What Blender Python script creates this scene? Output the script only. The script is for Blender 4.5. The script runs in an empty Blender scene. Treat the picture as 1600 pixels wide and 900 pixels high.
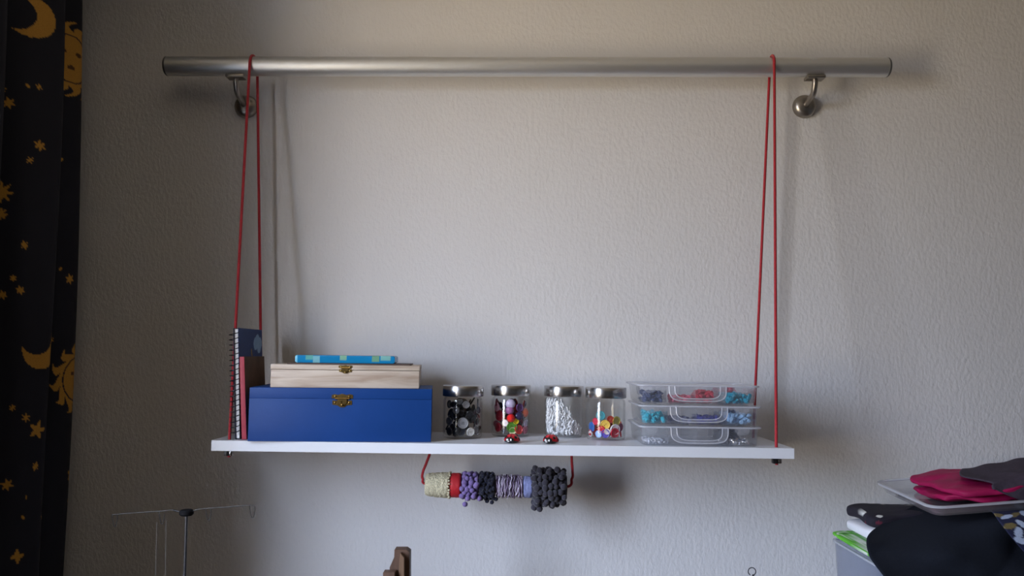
import bpy, bmesh, math, random
import numpy as np
from mathutils import Vector, Matrix, noise

R = random.Random(7)
SC = bpy.context.scene
COL = SC.collection

# ------------------------------------------------------------------ camera
F = 1300.0                      # focal length in pixels of the 1600 x 900 frame
CAM = Vector((0.0, -1.83, 1.45))
PITCH = math.atan(100.0 / F)
cam_d = bpy.data.cameras.new('camera')
cam_d.sensor_width = 36.0
cam_d.lens = 36.0 * F / 1600.0
cam_d.clip_start = 0.02
cam = bpy.data.objects.new('camera', cam_d)
cam.location = CAM
cam.rotation_euler = (math.pi / 2 + PITCH, 0, 0)
COL.objects.link(cam)
SC.camera = cam

# ------------------------------------------------------------------ world: overcast sky over warm ground
W = bpy.data.worlds.new('world')
SC.world = W
W.use_nodes = True
wn = W.node_tree.nodes
wl = W.node_tree.links
wn.clear()
w_out = wn.new('ShaderNodeOutputWorld')
w_bg = wn.new('ShaderNodeBackground')
w_tc = wn.new('ShaderNodeTexCoord')
w_sep = wn.new('ShaderNodeSeparateXYZ')
w_map = wn.new('ShaderNodeMapRange')
w_map.inputs['From Min'].default_value = -0.06
w_map.inputs['From Max'].default_value = 0.10
w_ramp = wn.new('ShaderNodeMix')
w_ramp.data_type = 'RGBA'
w_ramp.inputs['A'].default_value = (0.485, 0.395, 0.285, 1)      # ground and facing houses
w_ramp.inputs['B'].default_value = (0.77, 0.88, 1.17, 1)      # sky
wl.new(w_tc.outputs['Generated'], w_sep.inputs[0])
wl.new(w_sep.outputs['Z'], w_map.inputs['Value'])
wl.new(w_map.outputs['Result'], w_ramp.inputs['Factor'])
wl.new(w_ramp.outputs['Result'], w_bg.inputs['Color'])
wl.new(w_bg.outputs[0], w_out.inputs[0])
w_bg.inputs['Strength'].default_value = 12.0

# ------------------------------------------------------------------ window opening (left wall) and its light portal
WALL_X = -1.06
WIN_Y0, WIN_Y1 = -1.62, -0.96
WIN_Z0, WIN_Z1 = 0.92, 2.28
por = bpy.data.lights.new('window_portal', 'AREA')
por.shape = 'RECTANGLE'
por.size = WIN_Z1 - WIN_Z0
por.size_y = WIN_Y1 - WIN_Y0
por.cycles.is_portal = True
por_o = bpy.data.objects.new('window_portal', por)
por_o.location = (WALL_X - 0.10, (WIN_Y0 + WIN_Y1) / 2, (WIN_Z0 + WIN_Z1) / 2)
por_o.rotation_euler = (0, -math.pi / 2, 0)
COL.objects.link(por_o)

vs = SC.view_settings
vs.view_transform = 'Standard'
vs.look = 'None'
vs.gamma = 1.0
vs.use_curve_mapping = False
vs.exposure = 1.40
SC.cycles.transparent_max_bounces = 32
SC.cycles.max_bounces = 12
SC.cycles.use_denoising = True


# ------------------------------------------------------------------ helpers
def at(px, py, y):
    """the point of the plane y = const that the camera sees at a pixel"""
    u = (px - 800.0) / F
    v = (450.0 - py) / F
    c, s = math.cos(PITCH), math.sin(PITCH)
    d = Vector((u, c - v * s, s + v * c))
    return CAM + d * ((y - CAM.y) / d.y)


def project(P):
    """pixel coordinates of an (n, 3) array of points"""
    c, s = math.cos(PITCH), math.sin(PITCH)
    q = P - np.array(CAM)
    d = q[:, 1] * c + q[:, 2] * s
    u = -q[:, 1] * s + q[:, 2] * c
    return np.stack([800 + F * q[:, 0] / d, 450 - F * u / d], 1)


def lin(c):
    c = [x / 255.0 for x in c]
    return tuple(x / 12.92 if x <= 0.04045 else ((x + 0.055) / 1.055) ** 2.4 for x in c)


class MB:
    def __init__(s):
        s.v, s.f = [], []

    def add(s, vs, fs, M=None):
        n = len(s.v)
        for p in vs:
            p = Vector(p)
            s.v.append(tuple(M @ p if M else p))
        s.f.extend(tuple(i + n for i in f) for f in fs)
        return s

    def addbm(s, bm, M=None):
        bm.verts.index_update()
        s.add([v.co.copy() for v in bm.verts], [[v.index for v in f.verts] for f in bm.faces], M)
        bm.free()
        return s

    def box(s, x0, x1, y0, y1, z0, z1, bev=0.0, seg=2, M=None):
        bm = bmesh.new()
        bmesh.ops.create_cube(bm, size=1)
        for v in bm.verts:
            v.co = Vector((x0 + (v.co.x + .5) * (x1 - x0), y0 + (v.co.y + .5) * (y1 - y0), z0 + (v.co.z + .5) * (z1 - z0)))
        if bev:
            bmesh.ops.bevel(bm, geom=bm.edges[:], offset=bev, segments=seg, profile=0.5, affect='EDGES')
        return s.addbm(bm, M)

    def tube(s, pts, r, n=8, closed=False, M=None):
        pts = [Vector(p) for p in pts]
        m = len(pts)
        rs = r if isinstance(r, (list, tuple)) else [r] * m
        vs, fs = [], []
        nrm = None
        for i, p in enumerate(pts):
            if closed:
                t = pts[(i + 1) % m] - pts[i - 1]
            else:
                t = pts[min(i + 1, m - 1)] - pts[max(i - 1, 0)]
            t.normalize()
            if nrm is None:
                a = Vector((0, 0, 1)) if abs(t.z) < .9 else Vector((1, 0, 0))
                nrm = t.cross(a).normalized()
            else:
                nrm = (nrm - t * nrm.dot(t)).normalized()
            b = t.cross(nrm)
            for k in range(n):
                a = 2 * math.pi * k / n
                vs.append(p + (nrm * math.cos(a) + b * math.sin(a)) * rs[i])
        for i in range(m if closed else m - 1):
            j = (i + 1) % m
            for k in range(n):
                l = (k + 1) % n
                fs.append((i * n + k, i * n + l, j * n + l, j * n + k))
        if not closed:
            fs.append(tuple(range(n))[::-1])
            fs.append(tuple((m - 1) * n + k for k in range(n)))
        return s.add(vs, fs, M)

    def lathe(s, prof, n=32, M=None):
        vs, fs, idx = [], [], []
        for r, z in prof:
            if r < 1e-7:
                idx.append([len(vs)])
                vs.append((0, 0, z))
            else:
                idx.append(list(range(len(vs), len(vs) + n)))
                vs += [(r * math.cos(2 * math.pi * k / n), r * math.sin(2 * math.pi * k / n), z) for k in range(n)]
        for a, b in zip(idx, idx[1:]):
            for k in range(n):
                l = (k + 1) % n
                if len(a) == 1 and len(b) == 1:
                    continue
                if len(a) == 1:
                    fs.append((a[0], b[l], b[k]))
                elif len(b) == 1:
                    fs.append((a[k], a[l], b[0]))
                else:
                    fs.append((a[k], a[l], b[l], b[k]))
        return s.add(vs, fs, M)

    def ell(s, c, rx, ry, rz, nu=16, nv=10, M=None, e1=1.0, e2=1.0):
        sg = lambda x, e: math.copysign(abs(x) ** e, x)
        vs, fs = [], []
        for j in range(nv + 1):
            ph = -math.pi / 2 + math.pi * j / nv
            for i in range(nu):
                th = 2 * math.pi * i / nu
                vs.append((c[0] + rx * sg(math.cos(ph), e1) * sg(math.cos(th), e2),
                           c[1] + ry * sg(math.cos(ph), e1) * sg(math.sin(th), e2), c[2] + rz * sg(math.sin(ph), e1)))
        for j in range(nv):
            for i in range(nu):
                k = (i + 1) % nu
                fs.append((j * nu + i, j * nu + k, (j + 1) * nu + k, (j + 1) * nu + i))
        return s.add(vs, fs, M)

    def plate(s, outer, holes, z0, z1, M=None):
        """flat plate with real holes"""
        bm = bmesh.new()
        ed = []
        for loop in [outer] + holes:
            vv = [bm.verts.new((x, y, z0)) for x, y in loop]
            ed += [bm.edges.new((vv[i], vv[(i + 1) % len(vv)])) for i in range(len(vv))]
        bmesh.ops.triangle_fill(bm, use_beauty=True, use_dissolve=False, edges=ed)
        g = bmesh.ops.extrude_face_region(bm, geom=bm.faces[:])
        for e in g['geom']:
            if isinstance(e, bmesh.types.BMVert):
                e.co.z = z1
        bmesh.ops.recalc_face_normals(bm, faces=bm.faces[:])
        return s.addbm(bm, M)

    def mesh(s, name, mat=None, smooth=40):
        me = bpy.data.meshes.new(name)
        me.from_pydata(s.v, [], s.f)
        me.validate()
        if smooth:
            me.polygons.foreach_set('use_smooth', [True] * len(me.polygons))
            me.set_sharp_from_angle(angle=math.radians(smooth))
        if mat:
            me.materials.append(mat)
        return me

    def build(s, name, mat=None, parent=None, smooth=40, loc=None, rot=None):
        return link(name, s.mesh(name, mat, smooth), parent, loc, rot)


def link(name, me, parent=None, loc=None, rot=None):
    o = bpy.data.objects.new(name, me)
    COL.objects.link(o)
    if parent:
        o.parent = parent
    if loc is not None:
        o.location = loc
    if rot is not None:
        o.rotation_euler = rot
    return o


def tag(o, label, cat, group=None, kind=None):
    o['label'] = label
    o['category'] = cat
    if group:
        o['group'] = group
    if kind:
        o['kind'] = kind
    return o


def thing(name, label, cat, loc=(0, 0, 0), rot=(0, 0, 0), group=None):
    o = link(name, None, None, loc, rot)
    o.empty_display_size = 0.02
    return tag(o, label, cat, group)


def struct(o):
    o['kind'] = 'structure'
    return o


def obj_mat(o, m):
    """own material on shared mesh data"""
    o.material_slots[0].link = 'OBJECT'
    o.material_slots[0].material = m
    return o


MATS = {}


def mat(name, col, rough=0.5, metal=0.0, var=0.08, vscale=60.0, bump=0.0, bscale=400.0, spec=0.5, stretch=(1, 1, 1), aniso=0.0, sheen=0.0, attr=None):
    if name in MATS:
        return MATS[name]
    m = bpy.data.materials.new(name)
    m.use_nodes = True
    nt = m.node_tree
    n, l = nt.nodes, nt.links
    b = n['Principled BSDF']
    b.inputs['Roughness'].default_value = rough
    b.inputs['Metallic'].default_value = metal
    b.inputs['Specular IOR Level'].default_value = spec
    if sheen:
        b.inputs['Sheen Weight'].default_value = sheen
    if aniso:
        b.inputs['Anisotropic'].default_value = aniso
    tc = n.new('ShaderNodeTexCoord')
    mp = n.new('ShaderNodeMapping')
    mp.inputs['Scale'].default_value = stretch
    l.new(tc.outputs['Object'], mp.inputs['Vector'])
    nz = n.new('ShaderNodeTexNoise')
    nz.inputs['Scale'].default_value = vscale
    nz.inputs['Detail'].default_value = 4
    l.new(mp.outputs[0], nz.inputs['Vector'])
    mx = n.new('ShaderNodeMix')
    mx.data_type = 'RGBA'
    mx.blend_type = 'MULTIPLY'
    mx.inputs['Factor'].default_value = 1.0
    mr = n.new('ShaderNodeMapRange')
    mr.inputs['From Min'].default_value = 0.3
    mr.inputs['From Max'].default_value = 0.7
    mr.inputs['To Min'].default_value = 1 - var
    mr.inputs['To Max'].default_value = 1 + var
    l.new(nz.outputs['Fac'], mr.inputs['Value'])
    l.new(mr.outputs[0], mx.inputs['B'])
    if attr:
        at_ = n.new('ShaderNodeAttribute')
        at_.attribute_name = attr
        l.new(at_.outputs['Color'], mx.inputs['A'])
    else:
        mx.inputs['A'].default_value = (*col, 1)
    l.new(mx.outputs['Result'], b.inputs['Base Color'])
    if bump:
        n2 = n.new('ShaderNodeTexNoise')
        n2.inputs['Scale'].default_value = bscale
        n2.inputs['Detail'].default_value = 3
        l.new(mp.outputs[0], n2.inputs['Vector'])
        bp = n.new('ShaderNodeBump')
        bp.inputs['Strength'].default_value = 1.0
        bp.inputs['Distance'].default_value = bump
        l.new(n2.outputs['Fac'], bp.inputs['Height'])
        l.new(bp.outputs[0], b.inputs['Normal'])
    MATS[name] = m
    return m


def clear_mat(name, tint, haze=0.0, rough=0.0, ior=1.45, haze_col=(0.8, 0.85, 0.95)):
    """thin clear sheet: fresnel reflection over straight transmission, with some milky scatter"""
    m = bpy.data.materials.new(name)
    m.use_nodes = True
    nt = m.node_tree
    n, l = nt.nodes, nt.links
    n.clear()
    out = n.new('ShaderNodeOutputMaterial')
    tr = n.new('ShaderNodeBsdfTransparent')
    tr.inputs['Color'].default_value = (*tint, 1)
    gl = n.new('ShaderNodeBsdfGlossy')
    gl.inputs['Roughness'].default_value = rough
    lw = n.new('ShaderNodeLayerWeight')          # Schlick reflection, the same from both sides of the sheet
    lw.inputs['Blend'].default_value = 0.5
    pw5 = n.new('ShaderNodeMath')
    pw5.operation = 'POWER'
    pw5.inputs[1].default_value = 5.0
    l.new(lw.outputs['Facing'], pw5.inputs[0])
    f0 = ((ior - 1) / (ior + 1)) ** 2
    fr = n.new('ShaderNodeMath')
    fr.operation = 'MULTIPLY_ADD'
    fr.inputs[1].default_value = 1 - f0
    fr.inputs[2].default_value = f0
    l.new(pw5.outputs[0], fr.inputs[0])
    base = tr
    if haze:
        df = n.new('ShaderNodeBsdfDiffuse')
        df.inputs['Color'].default_value = (*haze_col, 1)
        tl = n.new('ShaderNodeBsdfTranslucent')
        tl.inputs['Color'].default_value = (*haze_col, 1)
        hz = n.new('ShaderNodeMixShader')
        hz.inputs[0].default_value = 0.5
        l.new(df.outputs[0], hz.inputs[1])
        l.new(tl.outputs[0], hz.inputs[2])
        mh = n.new('ShaderNodeMixShader')
        nz = n.new('ShaderNodeTexNoise')
        nz.inputs['Scale'].default_value = 30
        mr = n.new('ShaderNodeMapRange')
        mr.inputs['To Min'].default_value = haze * 0.7
        mr.inputs['To Max'].default_value = haze * 1.3
        l.new(nz.outputs['Fac'], mr.inputs['Value'])
        l.new(mr.outputs[0], mh.inputs[0])
        l.new(tr.outputs[0], mh.inputs[1])
        l.new(hz.outputs[0], mh.inputs[2])
        base = mh
    mx = n.new('ShaderNodeMixShader')
    l.new(fr.outputs[0], mx.inputs[0])
    l.new(base.outputs[0], mx.inputs[1])
    l.new(gl.outputs[0], mx.inputs[2])
    l.new(mx.outputs[0], out.inputs[0])
    MATS[name] = m
    return m


def paint(me, cols, name='print'):
    a = me.color_attributes.new(name, 'FLOAT_COLOR', 'POINT')
    c = np.ones((len(me.vertices), 4), np.float32)
    c[:, :3] = cols
    a.data.foreach_set('color', c.ravel())


def grid_mesh(name, P, nu, nv, m):
    """mesh of an (nu * nv, 3) array of points"""
    i = np.arange(nu - 1)[:, None] * nv + np.arange(nv - 1)[None, :]
    q = np.stack([i, i + nv, i + nv + 1, i + 1], -1).reshape(-1, 4)
    me = bpy.data.meshes.new(name)
    me.from_pydata(P.tolist(), [], q.tolist())
    me.polygons.foreach_set('use_smooth', [True] * len(me.polygons))
    me.materials.append(m)
    return me


def circle(cx, cy, r, n=12, a0=0.0):
    return [(cx + r * math.cos(a0 + 2 * math.pi * k / n), cy + r * math.sin(a0 + 2 * math.pi * k / n)) for k in range(n)]


def spline(pts, n=8):
    """Catmull-Rom through points"""
    pts = [Vector(p) for p in pts]
    q = [pts[0]] + pts + [pts[-1]]
    out = []
    for i in range(1, len(q) - 2):
        a, b, c, d = q[i - 1:i + 3]
        for k in range(n):
            t = k / n
            out.append(0.5 * ((2 * b) + (c - a) * t + (2 * a - 5 * b + 4 * c - d) * t * t + (3 * b - a - 3 * c + d) * t ** 3))
    out.append(pts[-1])
    return out


# ------------------------------------------------------------------ the room
def wall_mat():
    m = mat('woodchip_wallpaper', (0.70, 0.685, 0.675), rough=0.85, var=0.02, vscale=3)
    n, l = m.node_tree.nodes, m.node_tree.links
    b = n['Principled BSDF']
    tc = n.new('ShaderNodeTexCoord')
    mp = n.new('ShaderNodeMapping')
    mp.inputs['Scale'].default_value = (1, 1, 0.62)
    l.new(tc.outputs['Object'], mp.inputs['Vector'])
    a = n.new('ShaderNodeTexNoise')
    a.inputs['Scale'].default_value = 150
    a.inputs['Detail'].default_value = 2.5
    a.inputs['Roughness'].default_value = 0.55
    v = n.new('ShaderNodeTexVoronoi')
    v.inputs['Scale'].default_value = 110
    l.new(mp.outputs[0], a.inputs['Vector'])
    l.new(mp.outputs[0], v.inputs['Vector'])
    ad = n.new('ShaderNodeMath')
    ad.operation = 'MULTIPLY_ADD'
    ad.inputs[1].default_value = -0.25
    l.new(v.outputs['Distance'], ad.inputs[0])
    l.new(a.outputs['Fac'], ad.inputs[2])
    bp = n.new('ShaderNodeBump')
    bp.inputs['Strength'].default_value = 1.0
    bp.inputs['Distance'].default_value = 0.0013
    l.new(ad.outputs[0], bp.inputs['Height'])
    l.new(bp.outputs[0], b.inputs['Normal'])
    return m


M_WALL = wall_mat()
M_OTHER = mat('grey_wall_paint', (0.20, 0.20, 0.20), 0.9, var=.03, vscale=4)
M_CEIL = mat('ceiling_paint', (0.62, 0.61, 0.60), 0.9, var=0.02, vscale=4)
M_FLOOR = mat('floor_laminate', (0.17, 0.12, 0.09), 0.5, var=0.25, vscale=6, stretch=(1, 12, 1))
M_WHITE = mat('white_laminate', (0.74, 0.76, 0.80), 0.35, var=0.015, vscale=8)
M_FRAME = mat('window_white', (0.8, 0.8, 0.8), 0.4, var=0.02)
RX, BY = 2.60, -4.20
H = 2.52
struct(MB().box(WALL_X - .14, RX + .14, 0.0, 0.14, 0, H).build('wall_back', M_WALL))
struct(MB().box(RX, RX + .14, BY, 0.0, 0, H).build('wall_right', M_OTHER))
struct(MB().box(WALL_X - .14, RX + .14, BY - .14, BY, 0, H).build('wall_front', M_OTHER))
wl_ = MB()
wl_.box(WALL_X - .14, WALL_X, BY, 0, 0, WIN_Z0)
wl_.box(WALL_X - .14, WALL_X, BY, 0, WIN_Z1, H)
wl_.box(WALL_X - .14, WALL_X, BY, WIN_Y0, WIN_Z0, WIN_Z1)
wl_.box(WALL_X - .14, WALL_X, WIN_Y1, 0, WIN_Z0, WIN_Z1)
struct(wl_.build('wall_left', M_WALL))
struct(MB().box(WALL_X - .14, RX + .14, BY - .14, .14, -.1, 0).build('floor', M_FLOOR))
struct(MB().box(WALL_X - .14, RX + .14, BY - .14, .14, H, H + .1).build('ceiling', M_CEIL))
win = struct(link('window_1', None, None, (WALL_X - .08, 0, 0)))
fr = MB()
for a, b_, c, d in ((WIN_Y0, WIN_Y0 + .05, WIN_Z0, WIN_Z1), (WIN_Y1 - .05, WIN_Y1, WIN_Z0, WIN_Z1),
                    (WIN_Y0 + .05, WIN_Y1 - .05, WIN_Z0, WIN_Z0 + .05), (WIN_Y0 + .05, WIN_Y1 - .05, WIN_Z1 - .05, WIN_Z1)):
    fr.box(-.03, .03, a, b_, c, d, .004, 1)
fr.build('window_frame', M_FRAME, win)
MB().box(-.004, .004, WIN_Y0 + .05, WIN_Y1 - .05, WIN_Z0 + .05, WIN_Z1 - .05).build(
    'window_pane', clear_mat('window_glass', (0.97, 0.98, 0.97)), win, smooth=0)
MB().box(.03, .20, WIN_Y0 - .03, WIN_Y1 + .03, WIN_Z0 - .025, WIN_Z0, .004, 1).build('window_sill', M_FRAME, win)

# ------------------------------------------------------------------ work table below the picture
TAB_Z = 0.75
tb = thing('work_table', 'long wooden work table against the wall below the hanging shelf', 'table', (0.45, -0.33, 0))
MB().box(-1.2, 1.2, -.32, .32, TAB_Z - .03, TAB_Z, .003, 1).build('table_top', mat('walnut_top', (0.16, 0.11, 0.075), .45, var=.2, vscale=8, stretch=(1, 9, 1)), tb)
M_LEG = mat('table_leg_steel', (0.45, 0.45, 0.46), 0.35, 1.0, var=.03)
for sx in (-1.12, 1.12):
    for sy in (-.27, .27):
        MB().box(sx - .02, sx + .02, sy - .02, sy + .02, 0, TAB_Z - .03, .003, 1).build('leg', M_LEG, tb)

# ------------------------------------------------------------------ handrail with its two brackets
M_ALU = mat('anodised_aluminium', (0.74, 0.74, 0.725), 0.47, 1.0, var=.03, vscale=40, stretch=(.08, 1, 1))
M_CAP = mat('dark_end_cap', (0.17, 0.17, 0.165), 0.45, .6, var=.05)
M_STEEL = mat('brushed_steel', (0.36, 0.33, 0.295), 0.34, 1.0, var=.06, vscale=120)
RAIL_Y = -0.075
ra, rb = at(259, 103.5, RAIL_Y), at(1388, 105.5, RAIL_Y)
RR = 0.0208
rail = thing('handrail', 'long silver metal handrail tube mounted high on the wall', 'handrail', (ra + rb) / 2)
ra_l, rb_l = ra - rail.location, rb - rail.location
ax = (rb_l - ra_l).normalized()
MB().tube([ra_l + ax * .004, ra_l + ax * .3, rb_l - ax * .3, rb_l - ax * .004], RR, 48).build('tube', M_ALU, rail)
for e, s in ((ra_l, 1), (rb_l, -1)):
    q = Matrix.Translation(e) @ ax.to_track_quat('Z', 'Y').to_matrix().to_4x4()
    if s < 0:
        q = q @ Matrix.Rotation(math.pi, 4, 'X')
    MB().lathe([(0, -.001), (RR * .80, -.001), (RR * .93, 0), (RR * 1.01, .0022), (RR * 1.015, .0045), (0, .0045)], 40, q).build('end_cap', M_CAP, rail)
for px, dpx in ((369, 383), (1273, 1258.5)):
    x = at(px, 120, RAIL_Y).x
    zr = ra.z + (rb.z - ra.z) * (x - ra.x) / (rb.x - ra.x)
    dx = at(dpx, 165, -.012)
    br = link('bracket', None, rail)
    br.location = Vector((x, RAIL_Y, zr)) - rail.location
    br.empty_display_size = .02
    z0 = -RR
    MB().box(-.0195, .0195, -.0135, .0135, z0 - .0065, z0 + .0008, .002, 2).build('saddle_plate', M_STEEL, br)
    dw = Vector((dx.x - x, -RAIL_Y, dx.z - zr))
    arm = spline([(0, 0, z0 - .005), (0, 0, z0 - .016), (dw.x * .15, .012, z0 - .030 + (dw.z + .052) * .3), (dw.x * .6, .036, dw.z + .006), (dw.x, .058, dw.z)], 7)
    MB().tube(arm, .0062, 14).build('arm', M_STEEL, br)
    q = Matrix.Translation(dw) @ Matrix.Rotation(math.pi / 2, 4, 'X')
    MB().lathe([(.0255, 0), (.0262, .003), (.0255, .008), (.0225, .0135), (.017, .0175), (.009, .0198), (0, .0203)], 36, q).build('wall_rose', M_STEEL, br)

# ------------------------------------------------------------------ hanging shelf board
SH_Y0, SH_Y1 = -0.24, -0.02
ROLL = math.atan(12.6 / 911)
S0 = at(785.5, 694.4, SH_Y0)
SH_T = 0.0195
xl = at(330.5, 688.1, SH_Y0).x
xr = at(1241, 700.8, SH_Y0).x


def sz(x):
    return S0.z - (x - S0.x) * math.tan(ROLL)


def sx(px, y, py=690):
    return at(px, py, y).x


HOLES = {'lf': (at(358.5, 690, -.22).x, -.22), 'lb': (at(409, 680, -.048).x, -.048),
         'rf': (at(1213, 700, -.22).x, -.22), 'rb': (at(1177, 690, -.048).x, -.048)}
CORD_Y = -.12
CORD = {'l': at(673, 706, CORD_Y).x, 'r': at(893, 706, CORD_Y).x}
sb = MB()
hl = [circle(x - S0.x, y, .0042, 12) for x, y in HOLES.values()] + [circle(c - S0.x, CORD_Y, .0036, 10) for c in CORD.values()]
sb.plate([(xl - S0.x, SH_Y0), (xr - S0.x, SH_Y0), (xr - S0.x, SH_Y1), (xl - S0.x, SH_Y1)], hl, -SH_T, 0)
shelf = sb.build('hanging_shelf', M_WHITE, None, 30, (S0.x, 0, S0.z), (0, ROLL, 0))
tag(shelf, 'white board shelf hanging on red ropes from the silver rail', 'shelf')


def on_shelf(name, label, cat, x, y, yaw=0.0, group=None, dz=0.0, lean=0.0):
    return thing(name, label, cat, (x, y, sz(x) + dz), (0, ROLL + lean, yaw), group)


# ------------------------------------------------------------------ red ropes
M_ROPE = mat('red_rope', lin((164, 22, 36)), 0.75, var=.18, vscale=300, bump=.0006, bscale=500, sheen=.2)
M_CHROME = mat('clamp_chrome', (0.42, 0.40, 0.38), 0.22, 1.0, var=.05)
M_BLACK = mat('black_plastic', (0.012, 0.012, 0.013), 0.4, var=.1)
RO = .0029


def rope(label, front, back, top_px, fpx, bpx):
    o = thing('shelf_rope', label, 'rope', (front[0], front[1], sz(front[0])))
    L = Vector(o.location)
    ob = .0029
    zr = (ra.z + rb.z) / 2
    rr = RR + RO
    tp = at(top_px, 87, RAIL_Y)
    fx = at(fpx, 105, RAIL_Y - rr).x
    bx = at(bpx, 118, RAIL_Y + rr).x
    pts = [Vector((front[0], front[1], sz(front[0]) - SH_T - .014)), Vector((front[0], front[1], sz(front[0]) - SH_T)),
           Vector((front[0], front[1], sz(front[0]) + .002))]
    tan_f = Vector((fx, RAIL_Y - rr, zr - .004))
    p0 = pts[-1]
    pts += [p0.lerp(tan_f, t) for t in (.2, .4, .6, .8, .95)]
    for k in range(13):
        a = math.pi + .15 - (math.pi + .3) * k / 12
        t = k / 12
        pts.append(Vector((fx + (bx - fx) * t, RAIL_Y + rr * math.cos(a), zr + rr * math.sin(a))))
    tan_b = pts[-1].copy()
    p1 = Vector((back[0], back[1], sz(back[0]) + .002))
    pts += [tan_b.lerp(p1, t) for t in (.05, .2, .4, .6, .8)] + [p1, Vector((back[0], back[1], sz(back[0]) - SH_T - .014))]
    MB().tube([p - L for p in pts], RO, 10).build('cord', M_ROPE, o)
    for h in (front, back):
        z = sz(h[0]) - SH_T
        c = link('rope_clamp', None, o)
        c.location = Vector((h[0], h[1], z)) - L
        c.empty_display_size = .01
        MB().box(-.0085, .0000, -.006, .006, -.0115, -.0004, .0016, 2).build('clamp_bow', M_BLACK, c)
        MB().box(.0004, .0085, -.006, .006, -.0115, -.0004, .0022, 2).build('clamp_block', M_CHROME, c)
        MB().lathe([(0, .0), (.0028, .0), (.0028, .002), (.0012, .0026), (0, .0026)], 6, Matrix.Translation((.0042, -.006, -.006)) @ Matrix.Rotation(math.pi / 2, 4, 'X')).build('clamp_nut', M_CHROME, c)
    return o


rope('red rope looped over the rail, running down behind the spiral notebook', HOLES['lf'], HOLES['lb'], 393, 390, 402)
rope('red rope looped over the rail, running down past the clear plastic boxes', HOLES['rf'], HOLES['rb'], 1209, 1210, 1202.5)

# ------------------------------------------------------------------ curtain with moons, suns and stars
plan = [(-1.00, -.035), (-.945, -.06), (-.918, -.095), (-.935, -.14), (-.985, -.175), (-.965, -.205), (-.900, -.222), (-.884, -.245), (-.915, -.290),
        (-.965, -.325), (-.985, -.36), (-.93, -.395), (-.885, -.42), (-.92, -.46), (-.965, -.49), (-.91, -.53), (-.87, -.56), (-.905, -.59), (-.915, -.63), (-.865, -.660), (-.834, -.685), (-.855, -.715),  # out-of-view folds bulge into the room, shaped to shade the wall's left end
        (-.905, -.73), (-.955, -.75), (-.935, -.775), (-.925, -.79), (-.945, -.815), (-.975, -.83), (-.965, -.85), (-.96, -.865), (-.975, -.885), (-.985, -.90)]
fine = spline([(a, b, 0) for a, b in plan], 16)
arc = [0.0]
for a, b in zip(fine, fine[1:]):
    arc.append(arc[-1] + (b - a).length)
arc = np.array(arc)
fx_ = np.array([p.x for p in fine])
fy_ = np.array([p.y for p in fine])
us = np.concatenate([np.arange(0, .52, .0022), np.arange(.52, arc[-1], .012)])
zs = np.concatenate([np.arange(.04, 1.0, .04), np.arange(1.0, 2.22, .0024), np.arange(2.22, 2.44, .02)])
cx = np.interp(us, arc, fx_)[:, None]
cy = np.interp(us, arc, fy_)[:, None]
zz = zs[None, :]
hang = 1 + .10 * np.sin(zz * 3.1 + 1.0) + 0 * cx
swing = .010 * np.sin((zz - 1.0) * 2.6) - .010 * np.clip((zz - 1.55) / .7, 0, 1) ** 1.5
P = np.stack([(-.94 + (cx + .94) * hang + swing), cy + .006 * np.sin(zz * 4 + cx * 30), zz + 0 * cx], -1).reshape(-1, 3)
ucol = (us[:, None] + 0 * zz).reshape(-1)
zcol = (zz + 0 * cx).reshape(-1)
pix = project(P)
GOLD, GOLD2, NAVY = np.array(lin((182, 132, 46))), np.array(lin((150, 96, 30))), np.array(lin((13, 15, 30)))
CC = np.tile(NAVY, (len(P), 1))
vis_u = ucol < .50


def cloth_uv(px, py, lo, hi):
    d = (pix[:, 0] - px) ** 2 + (pix[:, 1] - py) ** 2 + np.where((ucol >= lo) & (ucol <= hi), 0, 1e6)
    k = int(np.argmin(d))
    return ucol[k], zcol[k]


u_f2 = arc[7 * 16]            # crest of the fold nearest the camera
u_f1 = arc[2 * 16]


def star(px, py, r, n=6, inner=.45, col=GOLD, rot=0.0, face=2):
    lo, hi = (u_f2 - .03, u_f2 + .12) if face == 2 else (u_f1 - .06, u_f1 + .06)
    u0, z0 = cloth_uv(px, py, lo, hi)
    du, dz = ucol - u0, zcol - z0
    rr_ = np.hypot(du, dz)
    a = (np.arctan2(du, dz) + rot) * n / (2 * np.pi)
    t = np.abs(a - np.round(a)) * 2
    lim = r * ((1 - t) ** 1.3 * (1 - inner) + inner)
    CC[(rr_ < lim) & vis_u] = col


def moon(px, py, r, off, face=2, ang=0.0, fat=.8):
    lo, hi = (u_f2 - .03, u_f2 + .12) if face == 2 else (u_f1 - .06, u_f1 + .06)
    u0, z0 = cloth_uv(px, py, lo, hi)
    du, dz = ucol - u0, zcol - z0
    ox, oz = off * math.cos(ang), off * math.sin(ang)
    CC[(np.hypot(du, dz) < r) & (np.hypot(du - ox, dz - oz) > r * fat) & vis_u] = GOLD


def sun(px, py, r, face=1):
    lo, hi = u_f1 - .09, u_f1 + .06
    u0, z0 = cloth_uv(px, py, lo, hi)
    du, dz = ucol - u0, zcol - z0
    rr_ = np.hypot(du, dz)
    a = np.arctan2(dz, du) + .25 * np.sin(rr_ * 120)
    k = a * 12 / (2 * np.pi)
    t = np.abs(k - np.round(k)) * 2
    CC[(rr_ < r) & (rr_ > .62 * r) & (t < 1.15 * (1 - (rr_ / r - .62) / .40)) & vis_u] = GOLD
    CC[(rr_ < .60 * r) & vis_u] = GOLD
    CC[(np.abs(rr_ - .60 * r) < .0016) & vis_u] = NAVY
    for ex, ez in ((-.22, .16), (.22, .16), (0, -.22)):
        CC[(np.hypot((du - ex * r) / 1.6, dz - ez * r) < .06 * r) & vis_u] = GOLD2 * .25


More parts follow.
